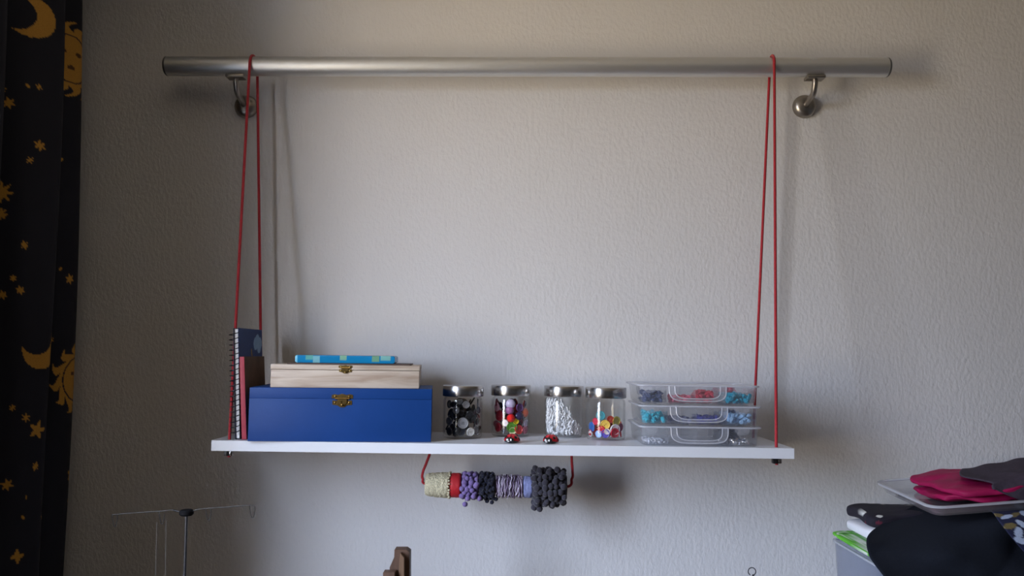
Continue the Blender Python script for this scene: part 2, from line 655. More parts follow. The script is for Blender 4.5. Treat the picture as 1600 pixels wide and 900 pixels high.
moon(48, 26, .041, .024, ang=0.1, fat=.82)
sun(111, 92, .085)
sun(121, 592, .075)
for px, py, r, n, f in ((81, 116, .010, 6, 1), (62, 136, .007, 6, 2), (44, 134, .005, 6, 2), (13, 160, .011, 6, 2), (2, 140, .009, 6, 2), (63, 228, .011, 6, 2),
                        (47, 251, .007, 6, 2), (5, 90, .005, 6, 2), (38, 383, .008, 6, 2), (21, 435, .006, 6, 2), (31, 453, .008, 6, 2), (5, 460, .009, 6, 2),
                        (116, 322, .006, 6, 1), (116, 394, .005, 6, 1), (109, 436, .011, 6, 1), (95, 420, .006, 6, 1), (71, 531, .006, 6, 1),
                        (59, 672, .018, 5, 2), (41, 653, .009, 6, 2), (20, 638, .006, 6, 2), (55, 729, .008, 6, 2), (10, 758, .012, 6, 2), (110, 741, .018, 5, 1),
                        (41, 778, .004, 6, 2), (68, 809, .007, 6, 2), (106, 782, .005, 6, 1), (27, 870, .014, 4, 2), (35, 808, .005, 6, 2), (95, 250, .006, 6, 1),
                        (1, 300, .022, 8, 2), (1, 335, .014, 8, 2)):
    star(px, py, r, n, .42, rot=R.uniform(-.3, .3), face=f)
moon(66, 546, .038, .024, ang=1.15, fat=.86)
M_CURT = mat('printed_curtain_cotton', (1, 1, 1), 0.85, var=.10, vscale=500, bump=.0003, bscale=900, attr='print')
me = grid_mesh('curtain', P, len(us), len(zs), M_CURT)
paint(me, CC)
curt = link('curtain', me)
tag(curt, 'dark navy curtain printed with gold moons, suns and stars', 'curtain')
rod = thing('curtain_rod', 'metal curtain rod above the navy star curtain', 'curtain rod', (-.94, -1.2, 2.455))
MB().tube([(0, -1.0, 0), (0, 1.17, 0)], .010, 14).build('rod', M_LEG, rod)
for yy in (-.9, 1.1):
    MB().tube([(0, yy, 0), (WALL_X + .94, yy, 0)], .007, 10).build('rod_bracket', M_LEG, rod)

# ------------------------------------------------------------------ spiral notebook and pink book
M_PAPER = mat('paper_white', (0.78, 0.78, 0.80), 0.8, var=.05, vscale=300, stretch=(6, 1, 1))
M_WIRE = mat('black_wire', (0.02, 0.02, 0.028), 0.35, .3, var=.05)
NB_H, NB_D, NB_T = .213, .150, .0095
nb_y = -.222
nb = on_shelf('spiral_notebook', 'spiral-bound notebook with a navy cloud cover standing at the shelf end', 'notebook', sx(366.5, nb_y), nb_y, dz=.0002, lean=-ROLL - .040)
MB().box(.0014, NB_T - .0014, .004, NB_D - .002, .002, NB_H - .002).build('pages', M_PAPER, nb, 0)
MB().box(0, .0012, .0005, NB_D, 0, NB_H, .0004, 1).build('back_cover', mat('navy_card', lin((34, 42, 72)), .5, var=.06), nb)
nu, nv = 74, 100
yy, z_ = np.meshgrid(np.linspace(.0005, NB_D, nu), np.linspace(0, NB_H, nv), indexing='ij')
Pc = np.stack([np.full(yy.size, NB_T), yy.ravel(), z_.ravel()], 1)
a, b = yy.ravel() / NB_D, z_.ravel() / NB_H
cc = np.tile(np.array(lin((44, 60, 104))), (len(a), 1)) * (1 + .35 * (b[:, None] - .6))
hillz = .62 + .10 * np.sin(a * 5 + .4)
cc[b < hillz] = np.array(lin((78, 62, 50)))
cc[b < hillz - .18] = np.array(lin((40, 40, 42)))
for ca, cb, r_ in ((.70, .86, .075), (.80, .88, .09), (.90, .87, .07), (.85, .83, .075)):
    cc[np.hypot(a - ca, (b - cb) * 1.42) < r_ * 1.15] = np.array(lin((130, 158, 190)))
cc[np.hypot((a - .52) * 1.6, b - .78) < .035] = np.array(lin((140, 112, 50)))
cc[(np.abs(a - .55) < .02) & (b > .66) & (b < .76)] = np.array(lin((104, 78, 52)))
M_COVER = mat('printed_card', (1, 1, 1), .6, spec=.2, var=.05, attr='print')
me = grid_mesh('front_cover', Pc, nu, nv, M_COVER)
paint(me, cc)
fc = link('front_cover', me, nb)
so = fc.modifiers.new('thickness', 'SOLIDIFY')
so.thickness = .0012
so.offset = 1
turns = 20
pts = []
for k in range(turns * 12 + 1):
    t = k / 12
    a_ = 2 * math.pi * t
    pts.append((.0018 + .0095 * math.cos(a_), .0005 + .0085 * math.sin(a_), .008 + (NB_H - .016) * t / turns + .0012 * math.sin(a_)))
MB().tube(pts, .0009, 6).build('spiral_wire', M_WIRE, nb)

M_PINK = mat('pink_book_cloth', lin((176, 62, 78)), .6, var=.08)
pb_y = -.222
pb = on_shelf('book', 'thin book with a pinkish red spine between the spiral notebook and the blue box', 'book', sx(377.5, pb_y), pb_y, dz=.0002, lean=-ROLL - .055)
MB().box(.001, .0085, .003, .128, .002, .156, 0).build('pages', M_PAPER, pb, 0)
MB().box(0, .0095, 0, .0022, 0, .158, .0009, 2).build('spine', M_PINK, pb)
MB().box(0, .0011, .0015, .130, 0, .158, .0004, 1).build('back_cover', M_PINK, pb)
MB().box(.0085, .0097, .0015, .130, 0, .158, .0004, 1).build('front_cover', mat('brown_printed_cover', lin((84, 62, 46)), .6, spec=.2, var=.35, vscale=28), pb)

# ------------------------------------------------------------------ boxes
M_BLUE = mat('blue_painted_wood', lin((21, 63, 128)), .5, spec=.22, var=.07, vscale=9, bump=.00015, bscale=300)
M_BRASS = mat('antique_brass', (0.38, 0.25, 0.085), .32, 1.0, var=.35, vscale=400)
M_BRASS2 = mat('polished_brass', (0.62, 0.44, 0.16), .28, 1.0, var=.2, vscale=400)


def pine():
    m = mat('pale_pine', lin((196, 178, 158)), .55, var=.03)
    n, l = m.node_tree.nodes, m.node_tree.links
    b = n['Principled BSDF']
    tc = n.new('ShaderNodeTexCoord')
    mp = n.new('ShaderNodeMapping')
    mp.inputs['Scale'].default_value = (.9, 5, 9)
    l.new(tc.outputs['Object'], mp.inputs['Vector'])
    w = n.new('ShaderNodeTexNoise')
    w.inputs['Scale'].default_value = 9
    w.inputs['Detail'].default_value = 5
    w.inputs['Distortion'].default_value = .6
    l.new(mp.outputs[0], w.inputs['Vector'])
    r = n.new('ShaderNodeValToRGB')
    r.color_ramp.elements[0].position = .35
    r.color_ramp.elements[0].color = (*lin((172, 152, 134)), 1)
    r.color_ramp.elements[1].position = .60
    r.color_ramp.elements[1].color = (*lin((204, 190, 174)), 1)
    l.new(w.outputs['Fac'], r.inputs[0])
    l.new(r.outputs[0], b.inputs['Base Color'])
    return m


M_PINE = pine()


def clasp(parent, x, y, z, w, m, lid_over):
    """box latch on the plane y, its hinge line at height z"""
    c = link('latch', None, parent, (x, y, z))
    c.empty_display_size = .01
    q = Matrix.Rotation(math.pi / 2, 4, 'X')
    out = [(-w * .5, .000), (-w * .5, w * .16), (-w * .34, w * .20), (-w * .2, w * .16), (0, w * .22), (w * .2, w * .16), (w * .34, w * .20), (w * .5, w * .16), (w * .5, 0)]
    MB().plate(out, [circle(-w * .33, w * .09, w * .035, 6), circle(w * .33, w * .09, w * .035, 6)], 0, .0009, q).build('latch_plate', m, c, 20)
    low = [(-w * .46, -w * .30), (-w * .46, -w * .10), (w * .46, -w * .10), (w * .46, -w * .30), (w * .22, -w * .33), (w * .1, -w * .42), (-w * .1, -w * .42), (-w * .22, -w * .33)]
    MB().plate(low, [circle(-w * .33, -w * .2, w * .035, 6), circle(w * .33, -w * .2, w * .035, 6)], 0, .0009, q).build('keeper_plate', m, c, 20)
    MB().tube([(-w * .34, -.0018, -w * .01), (w * .34, -.0018, -w * .01)], .0017, 8).build('hinge_pin', m, c)
    hk = [(-w * .2, -w * .02), (w * .2, -w * .02), (w * .24, -w * .16), (w * .13, -w * .30), (0, -w * .36), (-w * .13, -w * .30), (-w * .24, -w * .16)]
    MB().plate(hk, [circle(0, -w * .17, w * .06, 8)], .0016, .0028, q).build('hasp', m, c, 20)
    MB().ell((0, -.0042, -w * .31), w * .06, .0022, w * .06, 10, 6).build('knob', m, c)
    for sx_, sz_ in ((-.33, .09), (.33, .09), (-.33, -.2), (.33, -.2)):
        MB().ell((sx_ * w, -.001, sz_ * w), w * .05, .0012, w * .05, 8, 6).build('screw', m, c)
    return c


YAW = math.radians(5.0)
BB_W, BB_D, BB_H = .3425, .185, .1005
bx0 = sx(386.5, -.252)
bb = on_shelf('wooden_box', 'blue painted wooden box with a brass latch on the shelf', 'box', bx0, -.2505, YAW, dz=.0004)
MB().box(0, BB_W, 0, BB_D, 0, .0804, .0005, 2).build('body', M_BLUE, bb)
MB().box(.0, BB_W, 0, BB_D, .0806, BB_H, .0006, 2).build('lid', M_BLUE, bb)
clasp(bb, .173, 0, .0815, .040, M_BRASS, 0)

PB_W, PB_D, PB_H = .281, .165, .0440
lx, ly = .0365, .0065
bpy.context.view_layer.update()
p0 = bb.matrix_world.copy()
pw = p0 @ Vector((lx, ly, BB_H + .0002))
wb = thing('pine_box', 'small pale pine box with a brass latch on top of the blue box', 'box', pw, (0, ROLL, YAW))
MB().box(0, PB_W, 0, PB_D, 0, .0338, .0012, 2).build('body', M_PINE, wb)
MB().box(-.0006, PB_W + .0006, -.0006, PB_D, .0344, PB_H, .0012, 2).build('lid', M_PINE, wb)
clasp(wb, .140, -.0008, .0385, .0255, M_BRASS2, 0)
bpy.context.view_layer.update()
pw = wb.matrix_world @ Vector((.028, .012, PB_H + .0002))
db = thing('thin_booklet', 'thin dark brown booklet lying under the turquoise tin', 'booklet', pw, (0, ROLL, YAW))
M_DBRN = mat('dark_brown_card', lin((62, 42, 38)), .6, var=.1)
MB().box(0, .236, 0, .14, 0, .0026, .0005, 1).build('cover', M_DBRN, db)
MB().box(.002, .234, -.0002, .138, .0008, .0018).build('pages', mat('aged_paper', lin((120, 100, 88)), .8), db, 0)
pw = wb.matrix_world @ Vector((.043, .010, PB_H + .0032))
tt = thing('turquoise_tin', 'flat turquoise tin with pale green patches, topmost on the pine box', 'tin', pw, (0, ROLL, YAW))
M_TURQ = mat('turquoise_print', (1, 1, 1), .25, var=.03, attr='print')
TW = .190


def subdiv_box_print(w, d, h):
    """side-printed slab: fine columns so that the printed patches keep crisp borders"""
    xs = np.linspace(0, w, 150)
    pr = []
    for t in range(9):
        a = -math.pi / 2 + math.pi * t / 8
        pr.append((.0016 - .0016 * math.cos(a), h / 2 + (h / 2) * math.sin(a)))
    prof = [(d * .98, 0)] + [(.003, 0)] + [(y, max(.0, min(h, z))) for y, z in pr] + [(.003, h), (d * .98, h), (d, h * .8), (d, h * .2)]
    V, Fc = [], []
    m = len(prof)
    for x in xs:
        e = min(x, w - x)
        k = 1 - (1 - min(1, e / .004)) ** 2 * .35
        for y, z in prof:
            V.append((x, d / 2 + (y - d / 2) * (.985 + .015 * k), h / 2 + (z - h / 2) * k))
    for i in range(len(xs) - 1):
        for j in range(m):
            l = (j + 1) % m
            Fc.append((i * m + j, i * m + l, (i + 1) * m + l, (i + 1) * m + j))
    Fc.append(tuple(range(m)))
    Fc.append(tuple((len(xs) - 1) * m + j for j in range(m))[::-1])
    return V, Fc


V, Fc = subdiv_box_print(TW, .125, .0148)
mb = MB().add(V, Fc)
me = mb.mesh('body', M_TURQ, 50)
bm = bmesh.new()
bm.from_mesh(me)
bmesh.ops.recalc_face_normals(bm, faces=bm.faces[:])
bm.to_mesh(me)
bm.free()
vv = np.array(mb.v)
cc = np.tile(np.array(lin((16, 124, 176))), (len(vv), 1))
patch = [(.02, .034, .35, 1, (92, 164, 160)), (.034, .046, 0, .9, (120, 178, 190)), (.085, .098, .45, 1, (130, 178, 150)), (.146, .160, .2, 1, (112, 158, 128)), (.163, .182, .5, 1, (120, 176, 170)), (.0, .004, 0, 1, (110, 190, 220))]
for x0, x1, z0, z1, c in patch:
    s_ = (vv[:, 0] >= x0) & (vv[:, 0] <= x1) & (vv[:, 2] >= z0 * .0148) & (vv[:, 2] <= z1 * .0149)
    cc[s_] = np.array(lin(c))
paint(me, cc)
link('body', me, tt)
tag(tt, 'flat turquoise tin with pale green patches, topmost on the pine box', 'tin')

# ------------------------------------------------------------------ glass jars
M_GLASS = clear_mat('jar_glass', (0.992, 0.995, 0.993), 0, 0.0, 1.45)
M_LID = mat('polished_steel_lid', (0.50, 0.485, 0.475), .24, 1.0, var=.02)
M_SEAL = mat('clear_seal', (0.5, 0.5, 0.5), .4)
JR = .0405
JH = .1055
jar_glass = MB().lathe([(0, .0), (.034, .0), (.0375, .0012), (.0395, .005), (.0398, .012), (.0398, .074), (.0385, .079), (.0352, .083), (.0352, .1005),
                        (.0332, .1005), (.0332, .0825), (.0368, .0782), (.0376, .074), (.0376, .012), (.0365, .0075), (.033, .0055), (0, .005)], 56).mesh('glass', M_GLASS)
jar_lid = MB().lathe([(0, JH), (.0395, JH), (.0408, JH - .0004), (.0415, JH - .0014), (.0415, JH - .0205), (.0410, JH - .0215), (.0398, JH - .0215),
                      (.0394, JH - .0205), (.0394, JH - .003), (0, JH - .003)], 56).mesh('lid', M_LID)
jar_seal = MB().lathe([(.0393, .0835), (.0393, .0865), (.0354, .0865), (.0354, .0835), (.0393, .0835)], 40).mesh('seal_ring', M_SEAL)
JARS = []
for (pxl, pxr, fy), lab in zip(
        ((690.6, 754.6, -.168), (766.5, 828.5, -.116), (850, 911, -.118), (914, 978, -.160)),
        ('glass jar with steel lid holding black and grey buttons, next to the blue box',
         'glass jar with steel lid crammed with red, purple and green buttons, behind a ladybird',
         'glass jar with steel lid half full of white plastic slivers',
         'glass jar with steel lid holding bright buttons, next to the clear plastic boxes')):
    y = fy + .0415
    x = sx((pxl + pxr) / 2, y, 650)
    j = on_shelf('storage_jar', lab, 'jar', x, y, group='four glass jars with steel lids')
    link('glass', jar_glass, j)
    ld = link('lid', jar_lid, j)
    link('seal_ring', jar_seal, ld)
    JARS.append(j)
bpy.context.view_layer.update()


def button_mesh(r, t, holes=4, n=20):
    mb = MB()
    hs = [circle(.2 * r * math.cos(a), .2 * r * math.sin(a), .10 * r, 6) for a in [math.pi / 4 + k * 2 * math.pi / holes for k in range(holes)]]
    mb.plate(circle(0, 0, r * .8, n), hs, -t * .35, t * .1)
    mb.lathe([(r * .78, -t * .45), (r * .95, -t * .4), (r, -t * .1), (r * .98, t * .25), (r * .9, t * .5), (r * .82, t * .4), (r * .76, t * .1), (r * .78, -t * .45)], n)
    return mb.mesh('button', mat('button_base', (.5, .5, .5), .35), 35)


def dome_mesh(r, h):
    return MB().lathe([(0, -h * .2), (r * .8, -h * .2), (r, 0), (r * .92, h * .35), (r * .6, h * .75), (r * .25, h * .97), (0, h)], 18).mesh('button', mat('button_base', (.5, .5, .5), .35), 50)


def cone_mesh(r, h):
    return MB().lathe([(0, -h * .1), (r * .9, -h * .1), (r, h * .05), (r * .8, h * .45), (r * .3, h * .93), (0, h)], 18).mesh('button', mat('button_base', (.5, .5, .5), .35), 50)


KS = 1.25
BM = {k: button_mesh(KS * k / 1000, .0030 if k < 9 else .0036, 4 if k % 2 else 2) for k in (5, 6, 7, 8, 9)}
DOME = {k: dome_mesh(KS * k / 1000, k * .0008) for k in (6, 7, 8)}
CONE = cone_mesh(.0088, .014)


def bmat(rgb):
    return mat('button_%02x%02x%02x' % tuple(rgb), lin(rgb), .28, var=.06, vscale=120)


def inside(j, x, y, z, r):
    """keep a piece of radius r inside the jar's glass"""
    lim = .0374 - r
    d = math.hypot(x, y)
    if d > lim:
        x, y = x * lim / d, y * lim / d
    return x, y, z


def place_front(j, px, py, mesh, rgb, label, group, rad, tilt=(0, 0), off=.0022, nm='button'):
    """piece lying flat against the front of the glass, at the height seen in the photograph"""
    J = Vector(j.location)
    w = at(px, py, J.y - .030)
    lx_ = w.x - J.x
    ri = .0376 - off
    lx_ = max(-ri * .93, min(ri * .93, lx_))
    ly_ = -math.sqrt(max(0, ri * ri - lx_ * lx_))
    chord = ri - math.sqrt(max(0, ri * ri - rad * rad)) if rad < ri else 0
    k = (ri - chord) / ri
    lx_, ly_ = lx_ * k, ly_ * k
    lz = max(.0062 + rad * .95, w.z - J.z)
    nrm = Vector((lx_, ly_, 0)).normalized()
    nrm = (nrm + Vector((R.uniform(-.1, .1) + tilt[0], 0, R.uniform(-.15, .15) + tilt[1]))).normalized()
    o = link(nm, mesh, None, j.matrix_world @ Vector((lx_, ly_, lz)))
    o.rotation_euler = nrm.to_track_quat('Z', 'Y').to_euler()
    obj_mat(o, bmat(rgb))
    tag(o, label, 'button', group)
    return (lx_, ly_, lz, rad)


def fill(j, n, hgt, palette, meshes, labels, group, taken, seed, slope=0.0, outer=False):
    """random heap of buttons; every one checked against those already placed"""
    rr2 = random.Random(seed)
    cnt = 0
    for tries in range(n * 60):
        if cnt >= n:
            break
        k = rr2.choice(list(meshes))
        r = KS * k / 1000
        a = rr2.uniform(0, 2 * math.pi)
        d = (.0374 - r * (.45 if outer else .75)) * math.sqrt(rr2.random())
        x, y = d * math.cos(a), d * math.sin(a)
        if y > .014:
            continue
        top = hgt + slope * x
        z = rr2.uniform(.0065 + r * .5, max(.0072 + r * .5, top - r))
        if any((x - q[0]) ** 2 + (y - q[1]) ** 2 + (z - q[2]) ** 2 < ((r + q[3]) * .62) ** 2 for q in taken):
            continue
        taken.append((x, y, z, r))
        ci = rr2.randrange(len(palette))
        o = link('button', meshes[k], None, j.matrix_world @ Vector((x, y, z)))
        rad = Vector((x, y, 0)).normalized() if d > .02 else Vector((rr2.uniform(-1, 1), rr2.uniform(-1, 1), rr2.uniform(-1, 1)))
        nrm = (rad + Vector((rr2.uniform(-.4, .4), rr2.uniform(-.4, .4), rr2.uniform(-.5, .5)))).normalized()
        o.rotation_euler = nrm.to_track_quat('Z', 'Y').to_euler()
        obj_mat(o, bmat(palette[ci]))
        zone = 'low' if z < hgt * .38 else 'midway up' if z < hgt * .68 else 'high'
        tag(o, labels[ci].replace(' in the ', ' ' + zone + ' in the ', 1).replace(' inside the ', ' ' + zone + ' inside the ', 1), 'button', group)
        cnt += 1


# jar of dark buttons
g1 = 'buttons in the jar beside the blue box'
t1 = []
for px, py, k, c, lab in ((723.5, 661, 9, (150, 150, 154), 'large translucent grey button in the middle of the dark button jar'),
                          (735.5, 681, 7, (214, 212, 208), 'white button at the bottom of the dark button jar'),
                          (744, 673, 7, (96, 92, 94), 'mid grey button near the bottom of the dark button jar'),
                          (701, 675, 7, (40, 40, 48), 'glossy black button low in the dark button jar, beside the blue box'),
                          (700, 659, 7, (86, 88, 98), 'slate grey button at the edge of the dark button jar'),
                          (712, 641, 6, (110, 112, 118), 'pale grey button high in the dark button jar'),
                          (728, 632, 6, (128, 126, 128), 'light grey button at the top of the dark button heap')):
    t1.append(place_front(JARS[0], px, py, BM[k], c, lab, g1, KS * k / 1000))
fill(JARS[0], 56, .083, [(24, 24, 30), (34, 33, 38), (18, 18, 22), (52, 52, 60), (30, 32, 44)], {k: BM[k] for k in (5, 6, 7, 8)},
     ['black button in the heap of dark buttons', 'charcoal button in the heap of dark buttons', 'deep black button in the heap of dark buttons',
      'dark grey button in the heap of dark buttons', 'blue-black button in the heap of dark buttons'], g1, t1, 3, outer=True)

# jar of mixed red, purple and green buttons
g2 = 'buttons in the jar behind the ladybirds'
t2 = []
J2 = JARS[1]
for px, py, ms, k, c, lab in ((798, 653, CONE, 7, (226, 30, 28), 'bright red cone-shaped button in the middle of the jar'),
                              (800, 667, BM[9], 7, (84, 138, 48), 'green button under the red cone in the crammed jar'),
                              (801, 673, BM[6], 6, (226, 220, 176), 'pale cream button low in the crammed jar'),
                              (806, 658, BM[5], 5, (232, 206, 40), 'small yellow button beside the red cone in the jar'),
                              (797, 631, DOME[8], 8, (190, 180, 206), 'pale lilac domed button at the top of the crammed jar'),
                              (796, 641, DOME[7], 7, (150, 96, 140), 'mauve domed button below the lilac one in the jar'),
                              (821, 645, DOME[8], 8, (214, 96, 62), 'orange domed button at the edge of the crammed jar'),
                              (779, 650, BM[9], 9, (116, 22, 34), 'large dark red button in the crammed jar'),
                              (777, 668, BM[8], 8, (124, 24, 36), 'dark crimson button low in the crammed jar'),
                              (811, 650, DOME[7], 7, (52, 44, 82), 'navy domed button beside the red cone in the jar'),
                              (812, 637, BM[7], 7, (86, 48, 104), 'purple button high in the crammed jar'),
                              (775, 637, BM[7], 7, (196, 150, 170), 'dusty pink button high in the crammed jar'),
                              (822, 662, BM[7], 7, (176, 160, 186), 'lavender button at the edge of the crammed jar'),
                              (821, 675, BM[7], 7, (190, 98, 122), 'rose pink button low in the crammed jar'),
                              (811, 676, BM[8], 8, (206, 34, 34), 'scarlet button at the bottom of the crammed jar'),
                              (789, 661, BM[6], 6, (214, 200, 200), 'whitish button beside the dark red ones in the jar')):
    t2.append(place_front(J2, px, py, ms, c, lab, g2, KS * k / 1000))
fill(J2, 42, .080, [(120, 24, 34), (60, 34, 74), (170, 40, 40), (44, 40, 70), (150, 60, 80)], {k: BM[k] for k in (6, 7, 8)},
     ['dark red button in the crammed button jar', 'deep purple button in the crammed button jar', 'red button in the crammed button jar',
      'dark blue button in the crammed button jar', 'raspberry button in the crammed button jar'], g2, t2, 5, outer=True)

# jar of bright buttons
g4 = 'buttons in the jar beside the clear boxes'
t4 = []
J4 = JARS[3]
for px, py, k, c, lab in ((945, 663.5, 8, (236, 196, 92), 'yellow button in the middle of the bright button jar'),
                          (963.5, 658, 8, (184, 168, 66), 'olive yellow button at the top of the bright button heap'),
                          (961.5, 671, 9, (226, 216, 220), 'large white button in the bright button jar'),
                          (961, 682.5, 8, (196, 28, 50), 'red button at the bottom in front of the large white one'),
                          (924.5, 668, 8, (46, 98, 170), 'blue button at the edge of the bright button jar'),
                          (935, 681.5, 6, (164, 196, 236), 'pale blue button at the bottom of the bright button jar'),
                          (945.5, 682.5, 7, (98, 84, 178), 'violet button at the bottom of the bright button jar'),
                          (948, 674, 5, (238, 226, 216), 'small white button below the yellow one'),
                          (939, 671, 6, (216, 48, 70), 'red button beside the yellow one in the jar'),
                          (923.5, 682.5, 5, (238, 232, 228), 'small white button at the bottom edge of the bright button jar'),
                          (920, 677.5, 5, (180, 40, 46), 'small red button at the bottom edge of the bright button jar'),
                          (970.5, 668, 7, (140, 42, 78), 'wine red button at the far edge of the bright button jar'),
                          (930, 659, 6, (206, 62, 84), 'coral red button above the blue one in the jar'),
                          (953, 655, 6, (176, 66, 52), 'rust red button between the two yellow ones')):
    t4.append(place_front(J4, px, py, BM[k], c, lab, g4, KS * k / 1000))
fill(J4, 18, .036, [(196, 52, 40), (150, 40, 60), (222, 120, 60), (214, 60, 66)], {k: BM[k] for k in (6, 7, 8)},
     ['brick red button inside the heap of bright buttons', 'dark pink button inside the heap of bright buttons', 'orange button inside the heap of bright buttons',
      'light red button inside the heap of bright buttons'], g4, t4, 11, slope=.25)
o = link('button', BM[8], None, J4.matrix_world @ Vector((-.008, .022, .046)))
o.rotation_euler = (1.3, 0, .2)
obj_mat(o, bmat((92, 176, 184)))
tag(o, 'teal button standing at the back of the bright button jar', 'button', g4)

# jar of white slivers: uncountable, one heap
rr3 = random.Random(4)
hp = MB()
J3 = JARS[2]
for k in range(900):
    a = rr3.uniform(0, 2 * math.pi)
    d = .0362 * math.sqrt(rr3.random()) if k % 2 else rr3.uniform(.030, .0362)
    x, y = d * math.cos(a), d * math.sin(a)
    top = .078 - max(0, (x + .006)) * 1.55
    if top < .02:
        top = .02
    z = rr3.uniform(.0075, top)
    M = Matrix.Translation((x, y, z)) @ Matrix.Rotation(rr3.uniform(-.5, .5), 4, 'X') @ Matrix.Rotation(rr3.uniform(-.5, .5), 4, 'Y') @ Matrix.Rotation(rr3.uniform(0, 6), 4, 'Z')
    l_ = min(rr3.uniform(.004, .007), z - .006 if z > .010 else .004, .0815 - z if z > .075 else 1)
    if x > .012 and rr3.random() < .55:
        continue
    hp.box(-.0011, .0011, -.0007, .0007, -l_ * .8, l_ * .8, M=M)
ho = hp.build('plastic_slivers', mat('white_plastic', (0.90, 0.90, 0.91), .4, var=.03), None, 0)
ho.matrix_world = J3.matrix_world
tag(ho, 'heap of small white plastic slivers inside a glass jar', 'plastic slivers', kind='stuff')

# ------------------------------------------------------------------ ladybird figurines
M_LRED = mat('ladybird_red', lin((190, 26, 40)), .22, var=.05)
M_LBLK = mat('ladybird_black', (0.01, 0.01, 0.012), .18, var=.05)
M_LWHT = mat('ladybird_white', (0.85, 0.85, 0.85), .25, var=.03)


def ladybird(px, label, yaw):
    y = -.207
    o = on_shelf('ladybird_figurine', label, 'figurine', sx(px, y, 688), y, yaw, 'ladybird figurines on the shelf front')
    MB().ell((0, 0, .0035), .0142, .0165, .0035, 20, 8).build('body', M_LBLK, o)
    for s in (-1, 1):
        w = MB()
        n_u, n_v = 12, 8
        V, Fc = [], []
        for i in range(n_u + 1):
            a = math.pi * i / n_u
            for k in range(n_v + 1):
                b_ = (math.pi / 2) * k / n_v
                V.append((s * (.0004 + .0150 * math.sin(a) * math.cos(b_)), .003 - .0165 * math.cos(a), .0032 + .0138 * math.sin(a) * math.sin(b_)))
        for i in range(n_u):
            for k in range(n_v):
                q = (i * (n_v + 1) + k, (i + 1) * (n_v + 1) + k, (i + 1) * (n_v + 1) + k + 1, i * (n_v + 1) + k + 1)
                Fc.append(q if s < 0 else q[::-1])
        wing = w.add(V, Fc).build('wing_case', M_LRED, o, 60)
        for a, b_, r_ in ((1.0, .75, .0032), (1.75, .95, .0030), (1.6, .30, .0032), (2.3, .6, .0028)):
            c = Vector((s * (.0004 + .0150 * math.sin(a) * math.cos(b_)), .003 - .0165 * math.cos(a), .0032 + .0138 * math.sin(a) * math.sin(b_)))
            nr = Vector((c.x / .015 ** 2, (c.y - .003) / .0165 ** 2, (c.z - .0032) / .0138 ** 2)).normalized()
            MB().ell((0, 0, 0), r_, r_, .0007, 12, 6, Matrix.Translation(c) @ nr.to_track_quat('Z', 'Y').to_matrix().to_4x4()).build('spot', M_LBLK, wing)
    hd = MB().ell((0, -.0135, .0062), .0082, .0060, .0060, 18, 10).build('head', M_LBLK, o)
    for s in (-1, 1):
        MB().ell((s * .0036, -.0186, .0072), .0019, .0011, .0022, 10, 6).build('eye', M_LWHT, hd)
        MB().tube([(s * .003, -.016, .0115), (s * .0045, -.0185, .0140), (s * .0065, -.0195, .0148)], .0005, 6).build('feeler', M_LBLK, hd)
    MB().ell((-.0012, -.0190, .0042), .0022, .0010, .0010, 10, 6).build('mouth', M_LWHT, hd)
    return o


ladybird(799.5, 'small red and black ladybird figurine in front of the crammed button jar', math.radians(-16))
ladybird(860, 'small red and black ladybird figurine in front of the jar of white slivers', math.radians(-22))

# ------------------------------------------------------------------ stacked clear organiser boxes
M_CLEAR = clear_mat('clear_plastic', (0.990, 0.992, 0.995), .06, .05, 1.4)
M_CLEAR2 = clear_mat('clear_plastic_lid', (0.982, 0.986, 0.993), .12, .08, 1.4, (0.90, 0.91, 0.96))
M_RIM = clear_mat('milky_plastic_rim', (0.94, 0.95, 0.98), .50, .12, 1.45, (0.92, 0.93, 0.98))
OW, OD, OH = .228, .165, .0405


def rrect(w, d, r, n=5):
    out = []
    for cx_, cy_, a0 in ((w / 2 - r, d / 2 - r, 0), (-w / 2 + r, d / 2 - r, .5), (-w / 2 + r, -d / 2 + r, 1), (w / 2 - r, -d / 2 + r, 1.5)):
        for k in range(n + 1):
            a = math.pi * (a0 + .5 * k / n)
            out.append((cx_ + r * math.cos(a), cy_ + r * math.sin(a)))
    return out


def loft(loops, cap0=True, cap1=False):
    n = len(loops[0])
    vs = [p for l in loops for p in l]
    fs = []
    for j in range(len(loops) - 1):
        for k in range(n):
            l = (k + 1) % n
            fs.append((j * n + k, j * n + l, (j + 1) * n + l, (j + 1) * n + k))
    if cap0:
        fs.append(tuple(range(n))[::-1])
    if cap1:
        fs.append(tuple((len(loops) - 1) * n + k for k in range(n)))
    return vs, fs


def ring(w, d, r, z):
    return [(x, y, z) for x, y in rrect(w, d, r)]


